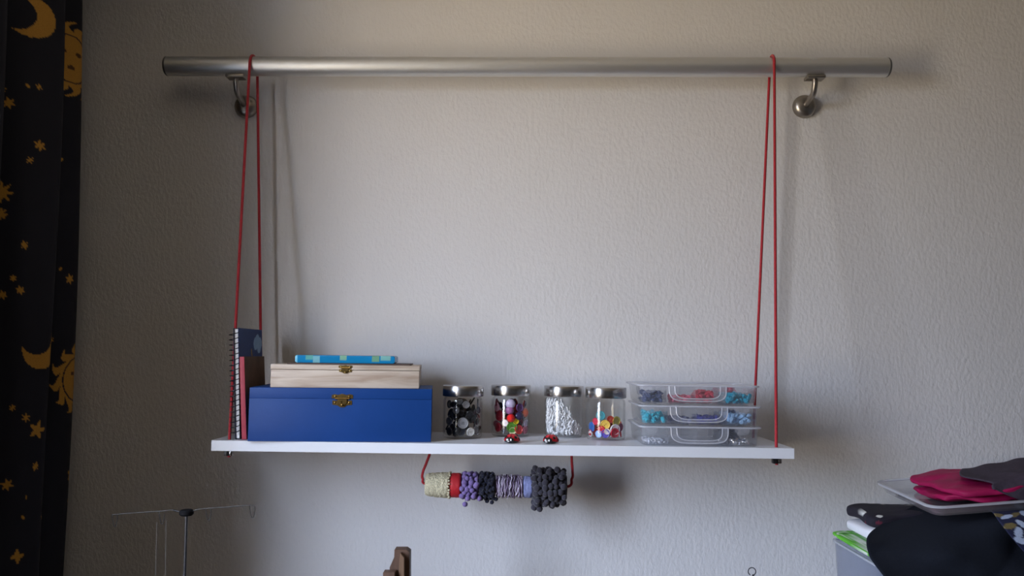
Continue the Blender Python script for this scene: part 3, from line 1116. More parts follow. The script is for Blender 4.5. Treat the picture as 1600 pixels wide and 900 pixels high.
def organiser(x, y, z, label, yaw):
    o = thing('organiser_box', label, 'plastic box', (x, y, z), (0, ROLL, yaw), 'stack of clear organiser boxes')
    MB().add(*loft([ring(OW - .012, OD - .012, .010, .0003), ring(OW - .009, OD - .009, .012, .002), ring(OW - .002, OD - .002, .014, OH - .006),
                    ring(OW - .005, OD - .005, .0125, OH - .006), ring(OW - .012, OD - .012, .0105, .0030)], True, True)).build('tub', M_CLEAR, o, 50)
    ld = MB().add(*loft([ring(OW + .004, OD + .004, .015, OH - .0075), ring(OW + .005, OD + .005, .0155, OH - .0050), ring(OW + .004, OD + .004, .015, OH - .0030),
                         ring(OW - .008, OD - .008, .012, OH - .0026), ring(OW - .010, OD - .010, .012, OH - .0042)], False, True)).build('lid', M_CLEAR2, o, 50)
    rm = MB()
    rm.tube(ring(OW + .005, OD + .005, .0155, OH - .0050), .0017, 8, True)
    rm.build('rim', M_RIM, ld)
    # bowed grip on the front
    gx = -.004
    for hw, dp, m_, nm in ((.0545, .0030, M_RIM, 'grip'), (.0435, .0024, M_RIM, 'grip')):
        pts = []
        hb = .0285 if hw > .05 else .0235
        for k in range(25):
            t = -1 + 2 * k / 24
            e = .42
            a = math.pi * k / 24
            xx = -hw * math.copysign(abs(math.cos(a)) ** e, math.cos(a)) * (1 - .04 * abs(math.sin(a)))
            zz_ = OH - .0055 - hb * abs(math.sin(a)) ** e
            pts.append((gx + xx, -OD / 2 - .004 - .004 * abs(math.sin(a)), zz_))
        MB().tube(pts, .0011, 6).build(nm, m_, o)
    # sheet between the two ridges
    def loop(hw, hb, off):
        out = []
        for k in range(25):
            a = math.pi * k / 24
            xx = -hw * math.copysign(abs(math.cos(a)) ** .42, math.cos(a)) * (1 - .04 * abs(math.sin(a)))
            out.append((gx + xx, -OD / 2 - .004 - .004 * abs(math.sin(a)) + off, OH - .0055 - hb * abs(math.sin(a)) ** .42))
        return out
    A, B, C_, D_ = loop(.0545, .0285, 0), loop(.0435, .0235, 0), loop(.0435, .0235, .0012), loop(.0545, .0285, .0012)
    vs = A + B + C_ + D_
    fs = []
    for k in range(24):
        for q in range(4):
            r_ = (q + 1) % 4
            fs.append((q * 25 + k, q * 25 + k + 1, r_ * 25 + k + 1, r_ * 25 + k))
    MB().add(vs, fs).build('grip_band', M_CLEAR2, o, 50)
    for s, w_ in ((1, .0145), (-1, .012)):
        cx_ = .0775 if s > 0 else -.096
        V = [(cx_ + w_ * math.cos(a), 0, -.0130 * math.sin(a) ** .8) for a in [math.pi * k / 14 for k in range(15)]]
        n_ = len(V)
        VV = [(p[0], -OD / 2 - .0045, OH - .006 + p[2]) for p in V] + [(p[0], -OD / 2 - .0030, OH - .006 + p[2]) for p in V]
        Fs = [tuple(range(n_)), tuple(range(n_, 2 * n_))[::-1]] + [(k, n_ + k, n_ + (k + 1) % n_, (k + 1) % n_) for k in range(n_)]
        MB().add(VV, Fs).build('latch_tab', M_CLEAR2, ld, 40)
    for dx in (-.062, -.006, .052):
        MB().box(dx - .0006, dx + .0006, -OD / 2 + .007, OD / 2 - .007, .0032, OH - .0075).build('divider', M_CLEAR, o, 0)
    MB().box(-.107, .107, .0094, .0106, .0032, OH - .0075).build('divider', M_CLEAR, o, 0)
    return o


ox = sx(1096, -.235)
oy = -.236 + OD / 2 + .006
OB = []
for k, lab in enumerate(('lowest of the three stacked clear organiser boxes, holding silver snaps',
                         'middle one of the three stacked clear organiser boxes, with pale blue and turquoise snaps',
                         'topmost of the three stacked clear organiser boxes, with red and turquoise snaps')):
    OB.append(organiser(ox + (0, .001, -.002)[k], oy + (0, .001, .0)[k], sz(ox) + .0003 + k * (OH - .0012), lab, math.radians((0.5, -.3, .4)[k])))
bpy.context.view_layer.update()


def snaps(o, x0, x1, y0, y1, hgt, n, m, label, seed, cat='snap fasteners', r=.0048):
    q = random.Random(seed)
    mb = MB()
    for k in range(int(n * 1.7)):
        z = .0036 + r * .5 + q.random() ** 1.4 * max(0, hgt - r)
        M = Matrix.Translation((q.uniform(x0 + r, x1 - r), q.uniform(y0 + r, y1 - r), z)) @ Matrix.Rotation(q.uniform(-1.4, 1.4), 4, 'X') @ Matrix.Rotation(q.uniform(-.8, .8), 4, 'Y')
        mb.lathe([(0, -r * .25), (r * .75, -r * .25), (r * .95, 0), (r * .8, r * .3), (r * .3, r * .4), (r * .28, r * .75), (0, r * .8)], 9, M)
    s = mb.build('snap_fasteners', m, None, 40)
    s.matrix_world = o.matrix_world
    return tag(s, label, cat, kind='stuff')


pl = lambda nme, c: mat('snap_' + nme, lin(c), .35, var=.1, vscale=80)
Fy0, Fy1 = -OD / 2 + .008, .008
snaps(OB[2], -.105, -.063, Fy0, Fy1, .020, 80, pl('slate', (62, 72, 108)), 'slate blue snap fasteners in the topmost clear box', 1)
snaps(OB[2], -.050, -.0075, Fy0 + .012, Fy1, .012, 60, pl('pink', (214, 96, 120)), 'pink snap fasteners in the topmost clear box', 2)
snaps(OB[2], -.004, .038, Fy0 + .012, Fy1, .022, 80, pl('red', (206, 44, 70)), 'red snap fasteners in the topmost clear box', 3)
snaps(OB[2], .054, .105, Fy0, Fy1, .018, 100, pl('teal', (26, 156, 184)), 'turquoise snap fasteners heaped in the topmost clear box', 4)
snaps(OB[2], .054, .105, .013, .072, .026, 60, pl('rose', (196, 84, 108)), 'rose snap fasteners at the back of the topmost clear box', 5)
snaps(OB[1], -.105, -.063, Fy0, Fy1, .020, 80, pl('aqua', (40, 176, 196)), 'aqua snap fasteners at one end of the middle clear box', 6)
snaps(OB[1], -.004, .050, Fy0 + .012, Fy1, .012, 70, pl('indigo', (58, 62, 150)), 'indigo snap fasteners in the middle clear box', 7)
snaps(OB[1], -.060, -.0075, Fy0 + .02, Fy1, .009, 40, pl('grey', (110, 116, 150)), 'grey snap fasteners in the middle clear box', 8)
snaps(OB[1], .054, .105, Fy0, Fy1, .018, 90, pl('ice', (160, 200, 236)), 'pale blue snap fasteners in the middle clear box', 9)
snaps(OB[1], .054, .105, .013, .072, .018, 50, pl('blue', (78, 104, 160)), 'steel blue snap fasteners at the back of the middle clear box', 10)
snaps(OB[0], -.105, -.063, Fy0, Fy1, .006, 30, pl('white', (220, 220, 228)), 'white snap fasteners in the lowest clear box', 12, r=.003)
M_SILV = mat('silver_snap', (0.75, 0.75, 0.76), .15, 1.0, var=.1)
snap_me = MB().lathe([(0, -.0012), (.004, -.0012), (.005, 0), (.0042, .0015), (.0016, .002), (.0015, .004), (0, .0042)], 14).mesh('silver_snap', M_SILV)
q = random.Random(9)
used = []
while len(used) < 13:
    x, y = q.uniform(.040 if len(used) < 3 else .058, .100), q.uniform(Fy0 + .002, Fy0 + .05)
    if abs(x - .052) < .006 or any(math.hypot(x - a, y - b) < .0098 for a, b in used):
        continue
    used.append((x, y))
    o = link('silver_snap', snap_me, None, OB[0].matrix_world @ Vector((x, y, .0066)))
    o.rotation_euler = (q.uniform(-1.3, 1.3), q.uniform(-.6, .6), q.uniform(0, 6))
    tag(o, 'small shiny silver snap in the lowest clear box', 'snap', 'silver snaps in the lowest box')
snaps(OB[0], .054, .105, .013, .072, .022, 60, pl('steel', (58, 62, 84)), 'dark metal snap fasteners at the back of the lowest clear box', 13)

# ------------------------------------------------------------------ trims wound on a hanging dowel
TL, TR_ = at(664, 757, CORD_Y), at(889, 762, CORD_Y)
tax = (TR_ - TL).normalized()
TLEN = (TR_ - TL).length
hang_o = thing('trim_dowel', 'cardboard tube on a red cord hanging beneath the white shelf', 'hanger', TL)
hq = tax.to_track_quat('Z', 'Y')
HM = Matrix.Translation(TL) @ hq.to_matrix().to_4x4()
M_CARD = mat('cardboard', lin((168, 142, 104)), .85, var=.08)
IR = .0135
MB().lathe([(IR, .004), (IR, TLEN - .004), (IR - .0025, TLEN - .004), (IR - .0025, .004), (IR, .004)], 24, hq.to_matrix().to_4x4()).build('tube', M_CARD, hang_o)
cl, cr = Vector((CORD['l'], CORD_Y, sz(CORD['l']) - .001)), Vector((CORD['r'], CORD_Y, sz(CORD['r']) - .001))
cpts = spline([cl, cl - Vector((0, 0, SH_T + .006)), at(666, 724, CORD_Y), at(661, 737, CORD_Y), at(660.5, 748, CORD_Y), TL + tax * .012, TL + tax * (TLEN / 2), TR_ - tax * .012,
               at(893.5, 748, CORD_Y), at(894.5, 736, CORD_Y), at(893.5, 722, CORD_Y), cr - Vector((0, 0, SH_T + .002)), cr], 8)
MB().tube([p - TL for p in cpts], .0027, 8).build('cord', M_ROPE, hang_o)
PXM = TLEN / 225.0
tz = lambda px: (px - 664) * PXM


def trim_obj(name, label, px0):
    o = thing(name, label, 'trim', HM @ Vector((0, 0, tz(px0))), hq.to_euler(), 'trims wound on the hanging tube')
    return o


def wound(px0, px1, r0, r1, seed, wob, rings=14, n=36):
    """uneven wound roll as a lathe around the dowel, bored to slip over it"""
    L_ = tz(px1) - tz(px0)
    V, Fc = [], []
    rows = [(IR + .0004, 0.0)] + [(None, L_ * k / rings) for k in range(rings + 1)] + [(IR + .0004, L_)]
    for j, (r, z) in enumerate(rows):
        for k in range(n):
            a = 2 * math.pi * k / n
            if r is None:
                t = z / L_
                e = 1 - .10 * (abs(2 * t - 1) ** 6)
                rr_ = (r0 + (r1 - r0) * t) * e + wob * noise.noise(Vector((math.cos(a) * 2, math.sin(a) * 2, z * 260 + seed)))
            else:
                rr_ = r
            V.append((rr_ * math.cos(a), rr_ * math.sin(a), z))
    m = len(rows)
    for j in range(m):
        for k in range(n):
            l = (k + 1) % n
            i = (j + 1) % m
            Fc.append((j * n + k, j * n + l, i * n + l, i * n + k))
    return MB().add(V, Fc)


M_LACE = mat('cream_lace', lin((212, 204, 172)), .9, var=.25, vscale=420, bump=.0030, bscale=420)
M_REDR = mat('red_ribbon', lin((188, 30, 40)), .6, var=.06, vscale=300, bump=.0004, bscale=300)
M_LILAC = mat('lilac_pompom', lin((124, 104, 160)), .95, var=.15, vscale=500, bump=.0006, bscale=900, sheen=.3)
M_NAVYP = mat('navy_pompom', lin((18, 21, 42)), .95, var=.2, vscale=500, bump=.0006, bscale=900, sheen=.2)
M_GREYP = mat('grey_pompom', lin((52, 49, 60)), .95, var=.2, vscale=400, bump=.0006, bscale=900, sheen=.3)
M_YARN = mat('mauve_yarn', lin((150, 132, 160)), .9, var=.3, vscale=150)
M_ICE = mat('ice_blue_ribbon', lin((140, 148, 196)), .6, var=.15, vscale=200, bump=.0006, bscale=250)

o = trim_obj('lace_roll', 'roll of cream lace trim at the end of the hanging tube', 665)
wound(665, 702, .0225, .0262, 3, .0016, 24, 60).build('winding', M_LACE, o, 70)
sc_ = MB()
for k in range(26):
    a = 2 * math.pi * k / 26
    sc_.ell((.0252 * math.cos(a), .0252 * math.sin(a), tz(702) - tz(665) + .0006 + .001 * math.sin(k * 2.3)), .0022, .0022, .0026, 8, 6)
sc_.build('scalloped_edge', M_LACE, o)['kind'] = 'stuff'
o = trim_obj('ribbon_roll', 'roll of plain red ribbon between cream lace and lilac pompoms', 704)
wound(703.5, 720, .0245, .0245, 5, .0006, 10).build('winding', M_REDR, o, 60)


def pompom_mesh(r, m, seed):
    bm = bmesh.new()
    bmesh.ops.create_icosphere(bm, subdivisions=2, radius=r)
    for v in bm.verts:
        v.co *= 1 + .22 * noise.noise(v.co * 900 + Vector((seed, 0, 0)))
    return MB().addbm(bm).mesh('pompom', m, 80)


def pompoms(o, px0, px1, r_core, rp, n, m, seed, extra=(), proud=(), jit=.2):
    """pompoms spread over the visible roll plus a few dangling ones"""
    q = random.Random(seed)
    ms = [pompom_mesh(rp * s, m, seed + k) for k, s in enumerate((.85, 1.0, 1.12))]
    L_ = tz(px1) - tz(px0)
    got = []
    for tries in range(n * 40):
        if len(got) >= n:
            break
        a = q.uniform(0, 2 * math.pi)
        z = q.uniform(rp * .6, L_ - rp * .6)
        rc = r_core + rp * (.45 + jit * q.uniform(-1, 1))
        p = Vector((math.cos(a) * rc, math.sin(a) * rc, z))
        if any((p - g).length < rp * 1.35 for g in got):
            continue
        got.append(p)
        d = link('pompom', ms[q.randrange(3)], o, p, (q.uniform(0, 6), q.uniform(0, 6), 0))
    inv = (HM @ Matrix.Translation((0, 0, tz(px0)))).inverted()
    st = MB()
    ns = 0
    for px, py, dy in extra:
        p = inv @ at(px, py, CORD_Y + dy)
        link('pompom', ms[1], o, p)
        top = inv @ at(px + 1, py - 14, CORD_Y - r_core * .75)
        st.tube([p, (p + top) / 2 + Vector((.001, 0, 0)), top], .0007, 5)
        ns += 1
    for px, py, dy in proud:
        link('pompom', ms[1], o, inv @ at(px, py, CORD_Y + dy))
    if ns:
        st.build('hanging_thread', m, o)


o = trim_obj('lilac_pompom_trim', 'lilac pompom trim wound next to the red ribbon', 720)
wound(720, 748, .0195, .0195, 8, .002).build('winding', M_LILAC, o, 70)
pompoms(o, 720, 748, .0205, .0056, 52, M_LILAC, 21, ((726.5, 788, -.010), (749, 779, -.022), (740, 776, -.028), (745, 757, -.034), (731, 779, -.024)))
o = trim_obj('navy_pompom_trim', 'dark navy pompom trim wound between lilac pompoms and mauve yarn', 749)
wound(749, 774, .0235, .0235, 9, .002).build('winding', M_NAVYP, o, 70)
pompoms(o, 749, 774, .0230, .0042, 64, M_NAVYP, 22, ((761, 783, -.010), (768.5, 785, -.012), (775, 780, -.010)))
o = trim_obj('mauve_yarn_winding', 'loose mauve and white yarn wound in the middle of the tube', 775)
wound(775, 816, .0190, .0190, 10, .0012).build('core_winding', M_YARN, o, 70)
q = random.Random(31)
M_YLT = mat('pale_yarn', lin((196, 186, 204)), .9, var=.2, vscale=200)
M_YDK = mat('dark_mauve_yarn', lin((96, 84, 112)), .9, var=.2, vscale=200)
Ly = tz(816) - tz(775)
for k in range(34):
    z0 = Ly * (k + .5) / 34
    rr_ = q.uniform(.0198, .0232)
    sl = q.uniform(-.007, .007)
    ph = q.uniform(0, 6)
    pts = [((rr_ + .0007 * math.sin(5 * a + ph)) * math.cos(a), (rr_ + .0007 * math.sin(5 * a + ph)) * math.sin(a),
            min(Ly - .001, max(.001, z0 + sl * math.sin(a + ph) + .0008 * math.sin(9 * a)))) for a in [2 * math.pi * i / 40 for i in range(40)]]
    MB().tube(pts, q.uniform(.0007, .0011), 5, True).build('strand', (M_YARN, M_YLT, M_YDK, M_YLT)[k % 4], o)
o = trim_obj('ice_blue_ribbon', 'narrow pale blue ribbon wound beside the dark grey pompoms', 817)
wound(816.5, 831, .0215, .0215, 12, .0016, 8).build('winding', M_ICE, o, 60)
o = trim_obj('grey_pompom_trim', 'bulky dark grey pompom trim at the end of the hanging tube', 831)
wound(831, 885, .0270, .0270, 14, .003).build('winding', M_GREYP, o, 70)
pompoms(o, 831, 884, .0290, .0066, 95, M_GREYP, 23, ((834.5, 793, -.012), (843, 795, -.014), (862.5, 790, -.010)), ((836.5, 732, -.012), (843, 735, -.016), (858, 738, -.02), (871, 734, -.02), (880, 740, -.02), (877, 783, -.02), (852, 787, -.02)), .55)

# ------------------------------------------------------------------ thread stand (bottom left)
TS_Y = -.46
hub = at(291.5, 801, TS_Y)
M_TSW = mat('thread_stand_wire', (0.05, 0.047, 0.045), .5, .5, var=.05)
M_TSP = mat('thread_stand_pole', (0.055, 0.055, 0.06), .35, .6, var=.05)
ts = thing('thread_stand', 'telescopic sewing thread stand with a black hub and thin wire arms', 'thread stand', (hub.x, hub.y, TAB_Z))
T0 = Vector(ts.location)
tpx = lambda px, py, dy=0: at(px, py, TS_Y + dy) - T0
pz = hub.z - TAB_Z
MB().box(-.06, .06, -.05, .05, 0, .012, .004, 2).build('base', M_BLACK, ts)
MB().tube([(0, 0, .012), (0, 0, pz * .72)], .0034, 12).build('lower_pole', M_TSP, ts)
MB().tube([(0, 0, pz * .72 - .01), (0, 0, pz)], .0022, 12).build('upper_pole', M_TSP, ts)
MB().lathe([(0, -.0045), (.009, -.0045), (.0112, -.002), (.0112, .0022), (.009, .0046), (0, .0046)], 24, Matrix.Translation((0, 0, pz))).build('hub', mat('matt_black', (0.006, 0.006, 0.007), .7, spec=.1), ts)
WR = .00075


def guide(px, py, s):
    """open loop that leads the thread, hanging from the wire arm"""
    p = tpx
    pts = spline([p(px - 4 * s, py - 1), p(px - 3 * s, py + 8), p(px - 1 * s, py + 17), p(px + 2 * s, py + 18), p(px + 4.0 * s, py + 9), p(px + 4.4 * s, py + 1)], 5)
    MB().tube(pts, WR, 6).build('thread_guide', M_TSW, ts)


MB().tube(spline([tpx(289, 801), tpx(280, 799.5), tpx(269, 797), tpx(250, 799), tpx(215, 801), tpx(175, 804.5)], 6), WR * 1.0, 6).build('wire_arm', M_TSW, ts)
MB().tube(spline([tpx(289, 801), tpx(280, 799.5), tpx(271, 797.2)], 4), .0014, 8).build('arm_sleeve', M_BLACK, ts)
MB().tube(spline([tpx(296, 801), tpx(306, 797), tpx(318, 795), tpx(345, 793), tpx(385, 790), tpx(399, 790)], 6), WR * 1.0, 6).build('wire_arm', M_TSW, ts)
for px, py, s in ((179, 804, 1), (252.5, 800, 1), (325.5, 794.5, 1), (394, 790, 1)):
    guide(px, py, s)
M_THR = mat('grey_thread', (0.20, 0.19, 0.18), .8)
for (a, b_), lab in zip((((245, 816), (243.5, 930)), ((259.5, 812), (261, 930))),
                        ('fine grey thread hanging from the stand, nearer the curtain', 'fine grey thread hanging from the stand, nearer the pole')):
    t0, t1_ = at(*a, TS_Y), at(*b_, TS_Y)
    t1_.z = TAB_Z + .002
    th = MB().tube([t0 - t0, (t1_ - t0) * .5 + Vector((.001, 0, 0)), t1_ - t0], .00022, 5).build('sewing_thread', M_THR, None, 60, t0)
    tag(th, lab, 'thread')

# ------------------------------------------------------------------ wooden upright and wire loop at the bottom edge
M_DWOOD = mat('dark_stained_wood', lin((92, 68, 54)), .5, var=.3, vscale=14, stretch=(6, 6, .6))
WY = -.30
w0 = at(622, 900, WY)
ws = thing('wooden_stand', 'dark brown wooden stand whose stepped top shows below the trim tube', 'stand', (w0.x, WY, TAB_Z))
T0 = Vector(ws.location)
wp = lambda px, py: (at(px, py, WY) - T0)


def prism(pts, y0, y1):
    n_ = len(pts)
    V = [(p.x, y0, p.z) for p in pts] + [(p.x, y1, p.z) for p in pts]
    Fs = [tuple(range(n_)), tuple(range(n_, 2 * n_))[::-1]] + [(k, n_ + k, n_ + (k + 1) % n_, (k + 1) % n_) for k in range(n_)]
    mb = MB().add(V, Fs)
    bm = bmesh.new()
    me_ = mb.mesh('t')
    bm.from_mesh(me_)
    bmesh.ops.recalc_face_normals(bm, faces=bm.faces[:])
    bmesh.ops.bevel(bm, geom=bm.edges[:], offset=.0008, segments=1, affect='EDGES')
    return MB().addbm(bm)


top = [wp(615.5, 860), wp(634, 860), wp(639.5, 864), wp(640.5, 905), wp(604, 905), wp(608, 888), wp(615, 872)]
top[3].z = top[4].z = .02
prism(top, .006, .030).build('upright', M_DWOOD, ws, 30)
blk = [wp(600.5, 891), wp(619, 891), wp(619, 930), wp(600.5, 930)]
blk[2].z = blk[3].z = .02
prism(blk, -.016, .005).build('step_block', M_DWOOD, ws, 30)
rl = [wp(626, 863), wp(632.5, 870), wp(632.5, 930), wp(619.5, 930), wp(624, 880)]
rl[2].z = rl[3].z = .02
prism(rl, -.006, .0055).build('slanting_strip', mat('mid_brown_wood', lin((112, 86, 66)), .5, var=.3, vscale=14, stretch=(6, 6, .6)), ws, 30)
MB().box(-.06, .06, -.05, .06, 0, .022, .002, 2).build('foot', M_DWOOD, ws)

LY = -.34
lc = at(1175, 893, LY)
lp = thing('wire_loop_rod', 'thin metal rod ending in a small open wire loop', 'wire loop', (lc.x, LY, TAB_Z))
T0 = Vector(lp.location)
lr = .0066
ring_pts = [Vector((lr * math.sin(a), 0, lr * math.cos(a))) + (lc - T0) for a in [math.radians(-150 + 300 * k / 24) for k in range(25)]]
stem = [ring_pts[-1] + Vector((-.001, 0, -.004)), ring_pts[-1] + Vector((-.0025, .0, -.012)), Vector((0, 0, .3)) * .5, Vector((0, 0, .006))]
M_LOOP = mat('loop_steel', (0.20, 0.20, 0.22), .3, 1.0, var=.04)
MB().tube(ring_pts, .0009, 8).build('loop', M_LOOP, lp)
MB().tube(spline([ring_pts[-1]] + stem, 4), .0009, 8).build('rod', M_LOOP, lp)
MB().lathe([(0, 0), (.02, 0), (.02, .005), (.003, .008), (0, .008)], 20).build('foot', M_LOOP, lp)

# ------------------------------------------------------------------ bins and fabrics (bottom right)
M_BIN = clear_mat('bin_plastic', (0.86, 0.88, 0.93), .22, .12, 1.45, (0.62, 0.66, 0.78))


def tub(name, label, x0, x1, y0, y1, z0, z1, m, tilt=0.0, flare=.012, pitch=0.0):
    o = thing(name, label, 'plastic box', ((x0 + x1) / 2, (y0 + y1) / 2, z0), (pitch, tilt, 0))
    w, d, h = x1 - x0, y1 - y0, z1 - z0
    MB().add(*loft([ring(w - 2 * flare, d - 2 * flare, .02, 0), ring(w - .008, d - .008, .026, h - .006), ring(w - .012, d - .012, .024, h - .006),
                    ring(w - 2 * flare - .004, d - 2 * flare - .004, .018, .003)], True, True)).build('tub', m, o, 50)
    MB().add(*loft([ring(w - .009, d - .009, .026, h - .008), ring(w, d, .028, h - .008), ring(w, d, .028, h - .004), ring(w - .009, d - .009, .026, h - .004), ring(w - .009, d - .009, .026, h - .008)],
                   False, False)).build('rim', MATS['milky_plastic_rim'], o, 50)
    return o


BX0, BX1 = .662, 1.16
tub('storage_bin', 'large clear plastic bin under the pile of folded fabrics', BX0, BX1, -.300, -.055, TAB_Z, 1.068, M_BIN)


def slab(name, label, x0, x1, y0, y1, z0, z1, m, colf=None, seed=0, wob=.006, nu=120, nv=40, e1=.45, e2=.22, layers=1, tilt=0.0):
    """folded cloth: soft-edged layers with uneven folds"""
    o = thing(name, label, 'fabric', ((x0 + x1) / 2, (y0 + y1) / 2, z0), (0, tilt, 0), 'folded fabrics on the bins')
    w, d, h = x1 - x0, y1 - y0, z1 - z0
    for L_ in range(layers):
        lh = h / layers
        mb = MB().ell((0, 0, lh * (L_ + .5)), w / 2 - .004 * (L_ % 2), d / 2 - .003 * ((L_ + 1) % 2), lh * .52, nu, nv, None, e1, e2)
        vv = []
        for p in mb.v:
            v = Vector(p)
            nn = noise.noise_vector(v * 14 + Vector((seed, L_ * 3.1, 0)))
            n3 = noise.noise_vector(Vector((v.x * 22, v.y * 46, v.z * 70 + seed)))
            vv.append(v + Vector((nn.x * wob + n3.x * wob * .25, nn.y * wob + n3.y * wob * .35, nn.z * wob * .5 + n3.z * wob * .22)))
        mb.v = [tuple(v) for v in vv]
        me_ = mb.mesh('fold', m, 80)
        if colf:
            paint(me_, np.array([colf(v.x, v.y, v.z) for v in vv]))
        link('fold', me_, o)
    return o


M_PRINT = mat('printed_cotton', (1, 1, 1), .85, var=.10, vscale=400, bump=.0003, bscale=700, attr='print')
GREEN, WHT = lin((104, 190, 52)), lin((214, 220, 210))


def green_f(x, y, z):
    # ring-shaped print
    gx_, gy_ = (x + .6 * z) / .034, (y + .3 * x) / .030
    fx2, fy2 = gx_ - round(gx_), gy_ - round(gy_)
    d_ = math.hypot(fx2, fy2)
    g = lin((86, 170, 44)) if (round(gx_) + round(gy_)) % 2 else GREEN
    if .33 < d_ < .43:
        return WHT
    if d_ < .13:
        return lin((30, 60, 40))
    return g


def drape(name, label, ufun, nu, nv, m, colf=None, thick=.0022, group='folded fabrics on the bins', cat='fabric', origin=(0, 0, 0)):
    P_ = np.array([ufun(i / (nu - 1), j / (nv - 1)) for i in range(nu) for j in range(nv)]) - np.array(origin)
    me_ = grid_mesh(name, P_, nu, nv, m)
    if colf:
        paint(me_, np.array([colf(i / (nu - 1), j / (nv - 1)) for i in range(nu) for j in range(nv)]))
    o = link(name, me_, None, origin)
    md = o.modifiers.new('thickness', 'SOLIDIFY')
    md.thickness = thick
    md.offset = 0
    return tag(o, label, cat, group)


# green cloth, its folded edge lying over the left rim of the bin
slab('green_fabric', 'folded bright green fabric with white rings over the bin edge', .660, .98, -.292, -.060, 1.0690, 1.0830, M_PRINT, green_f, 2, .004, 260, 36, .5, .12)
slab('white_fabric', 'folded plain white fabric between the green and the dark spotted one', .684, 1.0, -.215, -.070, 1.0850, 1.1115, mat('white_cotton', (0.74, 0.74, 0.78), .85, var=.03, vscale=60, bump=.0003), None, 5, .007, 100, 30, .45, .2)
DOTS = [(1346, 799), (1374, 806.5), (1421, 789.5), (1445, 803), (1373, 818), (1350, 825)]
PURP = lin((22, 17, 32))


px0, px1, py0, py1, pz0 = .692, 1.05, -.200, -.070, 1.1130
o = slab('spotted_fabric', 'folded dark purple fabric with white spots above the white one', px0, px1, py0, py1, pz0, 1.140, M_PRINT, lambda x, y, z: PURP, 9, .011, 300, 80, .34, .16)
for f_ in o.children:
    # printed spots: each laid round its own point of the cloth
    co = np.array([v.co[:] for v in f_.data.vertices])
    nr = np.array([v.normal[:] for v in f_.data.vertices])
    wc = co + np.array(o.location)
    pp = project(wc)
    seen = ((np.array(CAM) - wc) * nr).sum(1) > 0
    cc = np.tile(np.array(PURP), (len(co), 1))
    for k, (px, py) in enumerate(DOTS):
        d_ = np.hypot(pp[:, 0] - px, pp[:, 1] - py) + np.where(seen, 0, 1e5)
        c0 = co[int(np.argmin(d_))]
        q_ = (co - c0)
        cc[(np.hypot(q_[:, 0] / .0062, np.hypot(q_[:, 1], q_[:, 2]) / .0045) < 1)] = lin((210, 210, 204)) if k < 4 else lin((96, 24, 46))
    for a in range(9):
        for b in range(3):
            c0 = np.array([-.15 + a * .042 + .02 * (b % 2), -.02 + b * .034])
            s_ = (np.hypot(co[:, 0] - c0[0], co[:, 1] - c0[1]) < .0048) & (co[:, 2] > .02) & (co[:, 1] > .005)
            cc[s_] = lin((210, 210, 204))
    f_.data.color_attributes['print'].data.foreach_set('color', np.concatenate([cc, np.ones((len(cc), 1))], 1).astype(np.float32).ravel())

M_BLKF = mat('black_cotton', lin((20, 24, 33)), .9, spec=.2, var=.12, vscale=300, bump=.0004, bscale=600)


def sm(t):
    t = max(0.0, min(1.0, t))
    return t * t * (3 - 2 * t)


def lerp(a, b, t):
    return a + (b - a) * t


def poly(pts, t):
    """smooth point of a polyline at 0..1"""
    n_ = len(pts) - 1
    k = min(n_ - 1, int(t * n_))
    f_ = t * n_ - k
    a, b, c, d = (pts[max(0, k - 1)], pts[k], pts[k + 1], pts[min(n_, k + 2)])
    return [0.5 * ((2 * b[i]) + (c[i] - a[i]) * f_ + (2 * a[i] - 5 * b[i] + 4 * c[i] - d[i]) * f_ * f_ + (3 * b[i] - a[i] - 3 * c[i] + d[i]) * f_ ** 3) for i in range(len(b))]


def black_drape(u, v):
    # v runs from the back of the pile over its top and down the front
    w = sm(u / .40)
    zt = lerp(1.147, 1.152, w) + .030 * max(0, u - .3)
    L_ = [(.84, -.085, zt), (.80, lerp(-.150, -.270, w), zt), (.672, lerp(-.222, -.304, w), lerp(1.108, 1.138, w)), (.648, lerp(-.300, -.322, w), lerp(1.084, 1.076, w)),
          (.668, -.340, 1.03), (.700, -.345, .96), (.715, -.350, .90)]
    q_ = poly(L_, v)
    x = lerp(q_[0], 1.20, u)
    f_ = sm(v * 3 - .4)
    y = q_[1] - f_ * (.010 * abs(math.sin(u * 8 + v * 6)) + .009 * math.sin(u * 9 - v * 17 + 1) + .012 * noise.noise(Vector((u * 7, v * 7, 3))))
    z = q_[2] + .004 * noise.noise(Vector((u * 9, v * 6, 1)))
    return (x, y, z)


drape('black_fabric', 'large black fabric draped over the bin and spilling down its front', black_drape, 110, 110, M_BLKF, origin=(.95, -.2, 1.15))

def navy_drape(u, v):
    zt = 1.1610 + .012 * u
    L_ = [(.885, -.20, zt), (.872, -.285, zt), (.862, -.330, zt - .012), (.885, -.346, zt - .05), (.93, -.352, zt - .10), (.98, -.356, zt - .15), (1.0, -.36, zt - .2)]
    q_ = poly(L_, v)
    return (lerp(q_[0], 1.22, u), q_[1] - .004 * math.sin(u * 11 + 2), q_[2] + .002 * math.sin(u * 14))


LEAF = [(.42, .60), (.55, .30), (.62, .52), (.75, .40), (.85, .62), (.5, .80), (.7, .76), (.9, .85), (.36, .9)]
uv_ = [(a / 60, b / 60) for a in range(61) for b in range(61)]
pj = project(np.array([navy_drape(*t) for t in uv_]))
for px, py in ((1571, 808), (1560, 806), (1589, 831), (1598, 846), (1599, 803), (1578, 822), (1597, 818), (1585, 806)):
    LEAF.append(uv_[int(np.argmin(np.hypot(pj[:, 0] - px, pj[:, 1] - py)))])


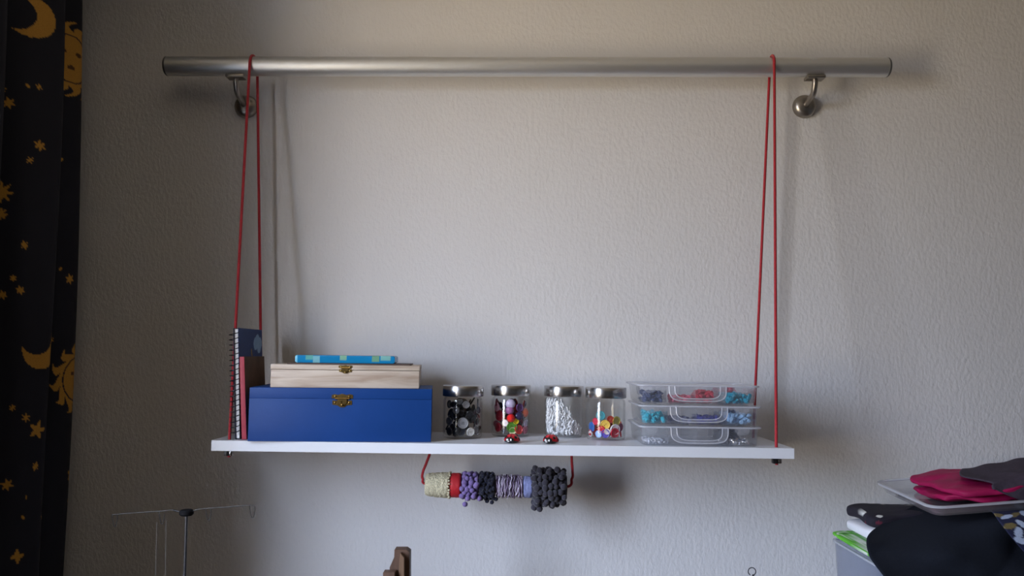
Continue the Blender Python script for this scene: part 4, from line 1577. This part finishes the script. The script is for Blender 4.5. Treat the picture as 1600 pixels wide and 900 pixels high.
def leaf_f(u, v):
    for k, (a, b) in enumerate(LEAF):
        an = k * 1.3 + .5
        du, dv = (u - a) * .30, (v - b) * .25
        p_, q_ = du * math.cos(an) + dv * math.sin(an), -du * math.sin(an) + dv * math.cos(an)
        if (p_ / .0105) ** 2 + (q_ / .0055) ** 2 < 1:
            return lin((112, 98, 60)) if k in (1, 4, 10, 14, 16) else lin((172, 186, 212))
    return lin((18, 24, 58))


drape('leaf_print_fabric', 'navy fabric with white and gold leaves hanging over the black one', navy_drape, 150, 150, M_PRINT, leaf_f, origin=(1.0, -.28, 1.16))

# shallow clear tray with magenta and grey cloth on top of the pile
TILT = -.075
M_TRAY = clear_mat('clear_tray_plastic', (0.93, 0.935, 0.95), .16, .1, 1.45, (0.70, 0.70, 0.74))
tr = tub('clear_tray', 'shallow clear plastic tray on top of the fabric pile', .752, 1.18, -.314, -.070, 1.1740, 1.1980, M_TRAY, TILT, .014, .045)
M_MAG = mat('magenta_satin', lin((146, 14, 70)), .6, spec=.25, var=.15, vscale=30, bump=.0008, bscale=60)
M_DGREY = mat('dark_grey_fabric', lin((62, 54, 64)), .9, spec=.2, var=.12, vscale=120, bump=.0004)
o = slab('magenta_fabric', 'folded magenta fabric lying in the clear tray', .806, 1.150, -.296, -.100, 1.1800, 1.2170, M_MAG, None, 12, .018, 200, 60, .5, .3, 2, TILT)


def grey_drape(u, v):
    zt = 1.219 + .040 * u + .004 * noise.noise(Vector((u * 6, v * 6, 8)))
    fl = .048 * max(0.05, 1 - abs(u - .27) / (.27 if u < .27 else .35))
    L_ = [(.93, -.11, zt - .012), (.89, -.16, zt), (.848, -.235, zt - .002), (.872, -.290, zt - .006), (.868, -.304, zt - .010 - fl * .35), (.868, -.308, zt - .012 - fl)]
    q_ = poly(L_, v)
    return (lerp(q_[0], 1.15, u), q_[1] - .003 * math.sin(u * 20 + v * 5), q_[2])


drape('grey_fabric', 'dark grey fabric folded over the magenta one with a pointed flap', grey_drape, 70, 60, M_DGREY, origin=(.98, -.2, 1.23))
